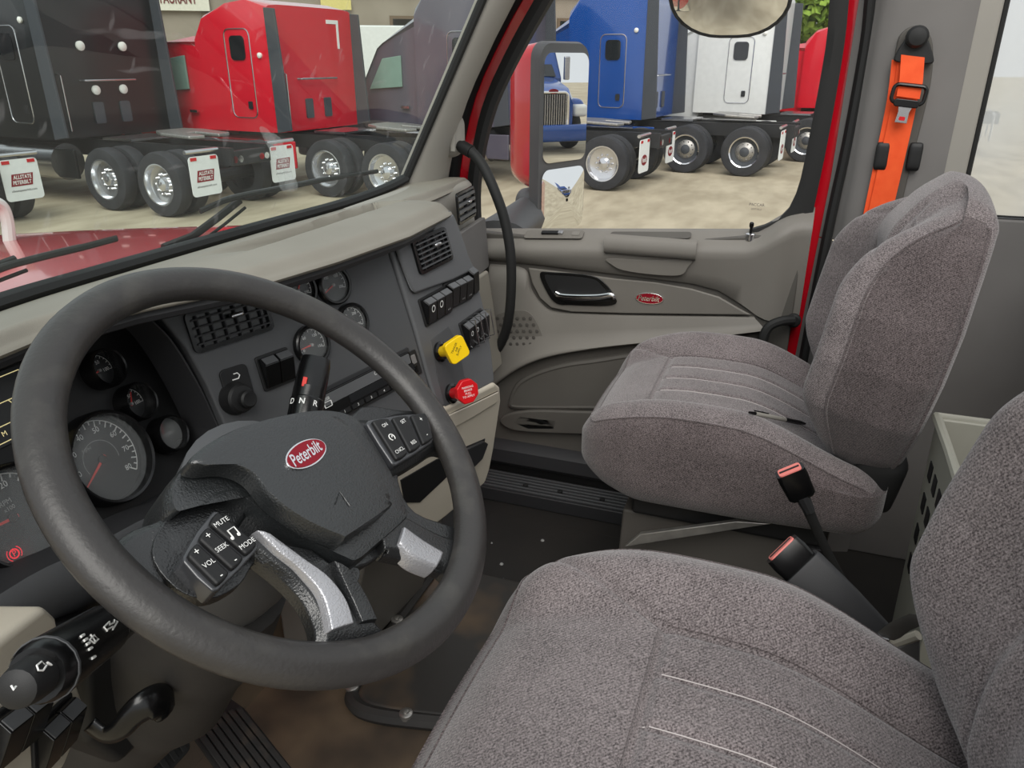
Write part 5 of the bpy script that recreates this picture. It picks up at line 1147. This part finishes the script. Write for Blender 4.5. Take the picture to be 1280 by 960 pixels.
    for a in (-0.3, 0.25): m = MB(); m.plate(Fb.at(a, -0.48), rrect(0.20, 0.36, 0.03), 0.0, 0.03); m.build('step_pad', M['fair'], slp)
    if paint == 'redp':
        m = MB(); m.plate(Fb.at(0.72, 1.05), [(-0.3, 0.0), (0.0, 0.0), (0.0, -0.45), (0.06, -0.45), (0.06, 0.07), (-0.3, 0.07)], 0, 0.01); m.build('reflective_mark', M['white'], slp, smooth=False)
    if hood:
        CF = 5.75
        L = [[Vector((x, y, z)) for y, z in ((SF-0.1, 1.0), (CF, 1.0), (CF+0.05, 1.75), (CF-0.48, 2.62), (CF-0.62, 2.72), (SF-0.1, roofh-0.55-k))] for x, k in ((0.14, 0.25), (0.10, 0.15), (0.30, 0.0), (XW-0.30, 0.0), (XW-0.10, 0.15), (XW-0.14, 0.25))]
        m = MB(); m.loft(L); cb = m.build('cab', pm, root, sharp=30)
        m = MB(); m.prism([Vector((0.085, y, z)) for y, z in ((SF+0.42, 1.86), (CF-0.22, 1.80), (CF-0.60, 2.42), (SF+0.42, 2.48))], (0.04, 0, 0)); m.build('cab_window', M['tgreen'], cb, bevel=0.01)
        m = MB(); m.box((0.085, SF+0.35, 1.45), (0.05, 0.2, 0.05)); m.build('door_handle', M['chrome2'], cb)
        m = MB(); m.loft([[Vector((1.22+a*w, y, z)) for a, z in ((-1, 0.65), (-1, z1-0.25), (-0.85, z1-0.05), (0, z1), (0.85, z1-0.05), (1, z1-0.25), (1, 0.65))] for y, w, z1 in ((CF-0.1, 1.0, 1.85), (CF+0.8, 0.85, 1.72), (CF+1.5, 0.7, 1.6), (CF+1.75, 0.6, 1.45))]); hd = m.build('hood', pm, root, sharp=40)
        Fg = Frame((1.22, CF+1.76, 1.0), (-1, 0, 0), (0, 0, 1))
        m = MB(); m.plate(Fg, rrect(0.86, 0.95, 0.12), -0.02, 0.05); gr_ = m.build('grille', M['frame'], root, bevel=0.02)
        q = [Fg(a, b, 0.05) for a, b in rrect(0.86, 0.95, 0.12)]; m = MB(); m.tube(q+q[:2], 0.035, 8); m.build('grille_surround', M['chrome'], gr_)
        for i in range(12): m = MB(); m.box(Fg(-0.36+0.065*i, 0, 0.06), (0.022, 0.86, 0.02), Fg); m.build('grille_bar', M['chrome2'], gr_)
        m = MB(); m.plate(Fg.at(0, 0.50), ell(0.13, 0.06), 0.05, 0.08); m.build('grille_emblem', M['badge'], gr_)
        for x in (0.32, XW-0.32):
            m = rbox(10, (0.42, 0.5, 0.30), 0.10, lambda p, s, x=x: Vector((x+p.x, CF+1.45+p.y, 1.02+p.z))); m.build('headlamp', M['lwhite'], root, sharp=180)
            m = rbox(12, (0.50, 1.5, 0.45), 0.2, lambda p, s, x=x: Vector((x+p.x, CF+0.75+p.y, 1.08+p.z))); m.build('fender', pm, root, sharp=180)
        m = rbox((20, 6, 6), (2.4, 0.28, 0.42), 0.1, lambda p, s: Vector((1.22+p.x, CF+1.85+p.y, 0.50+p.z))); m.build('bumper', pm, root, sharp=180)
        m = MB(); m.prism([Vector((0.28, CF+0.06, 1.78)), Vector((XW-0.28, CF+0.06, 1.78)), Vector((XW-0.32, CF-0.56, 2.54)), Vector((0.32, CF-0.56, 2.54))], (0, 0.02, 0.02)); m.build('cab_windshield', M['tglass'], cb)
        for x in (0.05, XW-0.33): wheel(x if x < 1 else XW-0.05, CF+0.75, -1 if x < 1 else 1)
        for x in (-0.22, XW+0.06):
            m = MB(); m.box((x+0.08, CF-0.1, 2.0), (0.16, 0.12, 0.6)); m.build('door_mirror', M['chrome2'], cb, bevel=0.03)
        m = MB(); m.tube([(0.3, CF-0.75, 2.7), (XW-0.3, CF-0.75, 2.7)], 0.05, 8); m.build('roof_marker_bar', M['lamber'], cb)
        # fuel tank and steps
        m = MB(); m.tube([(0.30, 2.6, 0.72), (0.30, 4.6, 0.72)], 0.32, 20); m.build('fuel_tank', M['chrome2'], root, sharp=40)
        m = MB(); m.box((0.12, 3.4, 0.72), (0.06, 2.6, 0.5)); m.build('chassis_skirt', pm, root, bevel=0.02)
    root.location = (pos[0], pos[1], GZ); root.rotation_euler = (0, 0, head-R(90))
    return root
HD = R(83)
truck('sleeper_truck', 'black sleeper tractor with round work lamps on its back panel', (8.95, 9.75), HD, 'black', 3.95, hood=True)
truck('sleeper_truck', 'red sleeper tractor with a white corner mark, parked beside the black tractor', (11.45, 7.0), HD, 'redp', 3.42)
truck('sleeper_truck', 'plum grey sleeper tractor with pale grey roof fairing', (14.11, 3.65), HD, 'purple', 3.9, roofp='greyp', flaps='oval')
truck('sleeper_truck', 'tall blue sleeper tractor with dark side extenders', (17.15, 1.21), HD, 'blue', 3.95, flaps='oval', steelrim=True)
truck('sleeper_truck', 'white sleeper tractor standing beyond the blue tractor', (20.2, -1.35), HD, 'whitep', 3.95, flaps='oval', steelrim=True)
truck('sleeper_truck', 'red sleeper tractor at the far end of the row beside the white tractor', (23.4, -3.9), HD, 'redp', 3.4, flaps='oval', steelrim=True)
truck('sleeper_truck', 'dark tractor at the near end of the row, only its white mud flap showing', (5.85, 12.35), HD, 'black', 3.4)
truck('oncoming_truck', 'blue tractor with chrome grille seen in the passenger door mirror', (7.4, -23.3), R(88), 'blue', 3.6, group='parked tractors behind the cab')
# ---- far building with signs
bd_ = thing('restaurant_building', 'long beige roadside building with a restaurant sign behind the trucks', 'building', (34.0, 27.0, GZ))
FB = Frame((34.0, 27.0, GZ), Vector((math.sin(R(36)), -math.cos(R(36)), 0)), (0, 0, 1))
M['bwall'] = mat('beige_facade', '#8d8375', 0.9, var='#9a9082', vscale=0.5); M['bband'] = mat('brown_fascia', '#6b5a48', 0.8); M['sign'] = mat('sign_cream', '#d8d4c4', 0.6); M['signy'] = mat('sign_yellow', '#d6c77a', 0.6); M['signr'] = mat('sign_maroon', '#6d2a28', 0.6)
m = MB(); m.box(FB(0, 2.9, -5), (46, 5.8, 10), FB); m.build('wall', M['bwall'], bd_)
m = MB(); m.box(FB(0, 5.9, -4.9), (46.6, 0.5, 10.4), FB); m.build('parapet', M['bband'], bd_)
for i in range(9):
    m = MB(); m.box(FB(-19+4.6*i, 3.6, 0.05), (2.6, 1.8, 0.12), FB); w_o = m.build('window', M['bband'], bd_)
    m = MB(); m.box(FB(-19+4.6*i, 3.6, 0.14), (2.3, 1.5, 0.06), FB); m.build('pane', M['tglass'], w_o)
u, v = FB.pix(246, 2, 0.2); u1, _v = FB.pix(200, 2, 0.2); wl_ = (u-u1)*10/7*0.97; u -= wl_/2
m = MB(); m.box(FB(u+0.1, v+0.12, 0.15), (wl_+0.9, 1.05, 0.2), FB); s_o = m.build('sign_board', M['sign'], bd_)
text('sign_lettering', 'RESTAURANT', FB.at(u, v+0.1, 0.26), 0.46, M['signr'], s_o, w=wl_, depth=0.02, bold=0.02)
u, v = FB.pix(420, 6, 0.2); m = MB(); m.box(FB(u, v, 0.15), (1.5, 0.45, 0.2), FB); m.build('sign_board', M['signy'], bd_)
# ---- white trailer beyond the plum tractor
tv = thing('box_trailer', 'plain white box trailer parked in front of the beige building', 'trailer', (27.5, 18.5, GZ))
FT = Frame((27.5, 18.5, GZ), Vector((math.sin(R(30)), -math.cos(R(30)), 0)), (0, 0, 1))
m = MB(); m.box(FT(0, 2.2, -1.3), (7.0, 2.9, 2.6), FT); m.build('box_body', M['whitep'], tv, bevel=0.05)
m = MB(); m.box(FT(0, 0.66, -1.3), (7.0, 0.12, 2.5), FT); m.build('floor_rail', M['frame'], tv)
for u in (-2.4, -1.2, 2.4):
    m = MB(); m.lathe([(0.2, -0.3), (0.46, -0.3), (0.5, -0.15), (0.46, 0.0), (0.2, -0.02)], FT.at(u, 0.5, -0.1), 24, caps=True); m.build('tire', M['tire'], tv, sharp=40)
# ---- trees
M['leaf'] = mat('leaf_green', '#5d7a24', 0.8, var='#8aa63c', vscale=2.0); M['bark'] = mat('bark', '#4a3b2c', 0.9)
def tree(label, px, dist, h, r, seed):
    v = DV + RV*((px-640)/FPX) - UV*((75-480)/FPX); v.z = 0; v.normalize(); p = EYE+v*dist; p.z = GZ
    t = thing('leafy_tree', label, 'tree', p, 'trees behind the tractors'); rn = random.Random(seed)
    m = MB(); m.tube([p, p+Vector((0.1, 0, h*0.4)), p+Vector((0.0, 0.2, h*0.8))], [0.3, 0.22, 0.08], 8); m.build('trunk', M['bark'], t)
    m = MB()
    for i in range(2600):
        d = Vector((rn.gauss(0, 1), rn.gauss(0, 1), rn.gauss(0, 1))).normalized(); k = rn.random()**0.4
        c = p+Vector((0, 0, h*0.66))+Vector((d.x*r, d.y*r, d.z*h*0.36))*k*(0.8+0.2*math.sin(5*d.x+3*d.z+seed))
        a = Vector((rn.gauss(0, 1), rn.gauss(0, 1), rn.gauss(0, 1))).normalized()*0.22; b = a.orthogonal().normalized()*0.16
        m.add([c-a, c+b, c+a, c-b], [(0, 1, 2, 3)])
    o = m.build('foliage', M['leaf'], t, smooth=False); o['kind'] = 'stuff'
for i, (px, d, h, r) in enumerate(((1008, 38, 7.5, 3.0), (1085, 47, 8.0, 3.2), (950, 52, 8.0, 3.2), (625, 36, 6.6, 2.2))):
    tree(('round green tree rising behind the white and red tractors', 'green tree standing behind the far red tractor roof', 'green tree hidden behind the white tractor sleeper', 'green tree showing above the plum tractor next to the windshield pillar')[i], px, d, h, r, i+3)
# ---- own hood, cowl, wipers, hood mirror post
hd = thing('truck_hood', 'sloping red hood of the truck below the windshield', 'hood', (0, 1.5, 0.6))
m = MB(); loops = []
for i in range(25):
    y = 1.00+1.5*i/24; w = 1.0-0.16*(i/24); L = []
    for j in range(31):
        s = -1+2*j/30; x = s*w; z = 0.865-0.10*(i/24)-0.02*(i/24)**3 - 0.045*abs(s)**2.6 - 0.35*max(0, abs(s)-0.93)*4
        L.append(Vector((x, y, z)))
    loops.append(L)
m.loft(loops, closed=False, caps=False); m.build('hood_skin', M['red'], hd, sharp=60)
m = MB(); m.loft([[p+Vector((0, dy, dz)) for p in WB] for dy, dz in ((0.01, -0.015), (0.03, -0.05), (0.07, -0.08), (0.07, -0.14))], closed=False, caps=False); m.build('cowl', M['red'], hd)
PFw = Frame((0.2, 0.975, 0.95), (1, 0, 0), (0, -0.187, 0.403))
def wpt(px, py, w=-0.02): return PFw(*PFw.pix(px, py, w), w)
def wiper(label, blade, arm):
    t = thing('wiper', label, 'wiper', wpt(*arm[0]), 'windshield wipers')
    b = [wpt(*q, -0.012) for q in blade]; m = MB(); m.tube(spline(b, 4), 0.005, 6, flat=((0, 0, 1), 0.6)); m.build('blade_rubber', M['rub'], t)
    c = [wpt(q[0], q[1]-2, -0.024) for q in blade[1:-1]]; m = MB(); m.tube(spline([b[0]+(c[0]-b[0])*0.6]+c, 4), 0.004, 6); m.build('blade_bridge', M['char'], t)
    a = [wpt(*q, -0.032) for q in arm]; m = MB(); m.tube(a, [0.011]+[0.008]*(len(a)-1), 8, flat=((0, 0, 1), 0.6)); m.build('arm', M['blkm'], t)
    a = [q+Vector((0.012, 0, -0.016)) for q in a]; m = MB(); m.tube(a, 0.003, 6); m.build('washer_tube', M['rub'], t)
wiper('long thin wiper blade lying across the windshield base toward the passenger side', [(250, 264), (290, 248), (350, 236), (410, 224), (472, 214)], [(205, 312), (240, 296), (275, 270), (300, 250)])
wiper('black wiper blade parked low over the red hood ahead of the driver', [(-60, 362), (0, 336), (50, 322), (100, 310), (146, 298)], [(-120, 400), (-60, 355), (20, 326)])
mp = thing('hood_mirror_post', 'bent white tube post standing on the hood corner', 'post', P(14, 320, y=2.1))
m = MB(); m.tube(spline([P(16, 330, y=2.1), P(12, 300, y=2.1), P(9, 275, y=2.1), P(2, 258, y=2.1), P(-14, 252, y=2.1), P(-60, 252, y=2.1)], 5), 0.017, 10); m.build('tube', M['whitep'], mp)
m = MB(); m.lathe([(0.03, -0.05), (0.03, 0.0), (0.02, 0.01)], Frame(P(16, 328, y=2.1), (1, 0, 0), (0, 1, 0)), 14); m.build('foot', M['blkm'], mp)
# ---- passenger door mirror
nm = Vector((math.cos(R(246)), math.sin(R(246)), -0.007)).normalized()
c = P(710, 175, x=1.30); ex = Vector((0, 0, 1)).cross(nm).normalized(); FM = Frame(c, ex, nm.cross(ex))
M['mirror'] = mat('mirror_silver', '#f2f4f4', 0.0, metal=1.0, var='#f4f6f6'); M['mhous'] = mat('mirror_bezel_grey', '#4b4c4e', 0.5, bump=0.2, bscale=800)
dm = thing('door_mirror', 'tall red and grey door mirror with flat and convex glasses outside the passenger window', 'mirror', c-Vector((0, 0, 0.3)))
def mq(px, py): return FM.pix(px, py)
TLm, TRm, BRm, BLm = mq(676, 50), mq(737, 58), mq(735, 280), mq(672, 290)
Wm = TRm[0]-TLm[0]; u0 = TLm[0]; Zt = (TLm[1]+TRm[1])/2; Zb = (BRm[1]+BLm[1])/2; Hm = Zt-Zb; uc = u0+Wm/2; vc = (Zt+Zb)/2
def shell(k, w, dx=0.0, kh=None): return [FM(uc+a*k+dx, vc+b*(kh or k), w) for a, b in rrect(Wm, Hm, 0.045, 5)]
m = MB(); m.loft([shell(1.0, 0.0), shell(1.02, -0.012), shell(1.02, -0.035)]); m.build('bezel', M['mhous'], dm, sharp=40)
def shell2(k, w, z0, z1, dx=0.0):
    h = z1-z0; return [FM(uc+a*k+dx, (z0+z1)/2+b*k, w) for a, b in rrect(Wm, h, 0.045, 5)]
zs_ = Zb+Hm*0.24
m = MB(); m.loft([shell2(1.0, -0.030, zs_, Zt), shell2(1.01, -0.05, zs_, Zt), shell2(0.99, -0.085, zs_, Zt), shell2(0.90, -0.125, zs_, Zt), shell2(0.70, -0.15, zs_, Zt), shell2(0.40, -0.16, zs_, Zt)]); m.build('red_shell', M['red'], dm, sharp=60)
m = MB(); m.loft([shell2(1.0, -0.030, Zb, zs_), shell2(1.0, -0.06, Zb, zs_), shell2(0.85, -0.11, Zb, zs_), shell2(0.5, -0.13, Zb, zs_)]); m.build('lower_shell', M['mhous'], dm, sharp=60)
vt_, vb_ = mq(715, 66)[1], mq(715, 200)[1]
m = MB(); m.plate(FM.at(uc+Wm*0.02, (vt_+vb_)/2), rrect(Wm*0.92, vt_-vb_, 0.03, 5), 0.0, 0.004); m.build('flat_glass', M['mirror'], dm, smooth=False)
vt_, vb_ = mq(715, 208)[1], mq(715, 284)[1]
Fc = FM.at(uc+Wm*0.02, (vt_+vb_)/2); m = MB(); pr = rrect(Wm*0.92, vt_-vb_, 0.03, 5)
m.loft([[Fc(a*k, b*k, 0.003+0.016*(1-k*k)) for a, b in pr] for k in (1.0, 0.9, 0.8, 0.65, 0.5, 0.35, 0.2, 0.05)], caps=False); m.build('convex_glass', M['mirror'], dm, sharp=180)
m = MB(); b0 = FM(uc-0.02, Zb+0.05, -0.07); b1 = Vector((1.04, 0.80, 0.79)); m.loft([[b1+Vector((0, a*0.08, b*0.03)) for a, b in ell(1, 1, 14)], [b1.lerp(b0, 0.5)+Vector((0.0, a*0.06, b*0.055)) for a, b in ell(1, 1, 14)], [b0+Vector((0.0, a*0.06, b*0.07)) for a, b in ell(1, 1, 14)]]); m.build('mounting_arm', M['mhous'], dm, sharp=60)
# ---- convex look-down mirror above the door window
nl = Vector((-0.70, -0.05, -0.74)).normalized(); cl = P(912, -18, x=1.12); exl = Vector((0, -1, 0)); eyl = nl.cross(exl).normalized(); FLm = Frame(cl, exl, eyl)
lm = thing('look_down_mirror', 'rounded convex look-down mirror with black rim above the passenger window', 'mirror', cl)
q = [FLm.pix(a, b) for a, b in ((838, 0), (987, 0), (912, 44))]; wl_ = q[1][0]-q[0][0]; hl_ = -q[2][1]*2
pr = [(a, b) for a, b in rrect(wl_, hl_, min(wl_, hl_)*0.42, 7)]
m = MB(); m.loft([[FLm(a*k, b*k, 0.004+0.035*(1-k*k)) for a, b in pr] for k in (0.97, 0.85, 0.7, 0.5, 0.3, 0.1, 0.01)], caps=False); m.build('convex_glass', M['mirror'], lm, sharp=180)
m = MB(); p3 = [FLm(a, b, 0.002) for a, b in pr]; m.tube(p3+p3[:2], 0.006, 8); m.build('rim', M['rub'], lm)
m = MB(); m.loft([[FLm(a*k, b*k, w) for a, b in pr] for k, w in ((1.0, 0.0), (0.9, -0.03), (0.5, -0.05))]); m.build('back_shell', M['red'], lm, sharp=60)
m = MB(); m.tube([FLm(0, hl_*0.3, -0.03), FLm(0, hl_*0.3, -0.03)+Vector((-0.08, 0, 0.25))], 0.015, 8); m.build('bracket', M['blkm'], lm)
# exterior cab skin below the window so the outside reads as a red cab
m = MB(); m.prism([(1.03, -0.65, -0.1), (1.03, 0.95, -0.1), (1.03, 0.95, 0.75), (1.03, -0.65, 0.80)], (0.02, 0, 0)); struct(m.build('wall_outer', M['red'], None, bevel=0.01), 'red outer skin of the cab side', 'cab skin')
# etched maker mark on the door glass
M['etch'] = mat('etched_mark', '#3c3c3a', 0.6)
FE = Frame(P(946, 256, x=0.999), (0, -1, 0), (0, 0, 1))
text('glass_mark', 'PACCAR', FE.at(0, 0, 0), 0.007, M['etch'], bpy.data.objects['window_2'])
text('glass_mark', 'DOT AS-2', FE.at(0, -0.011, 0), 0.004, M['etch'], bpy.data.objects['window_2'])
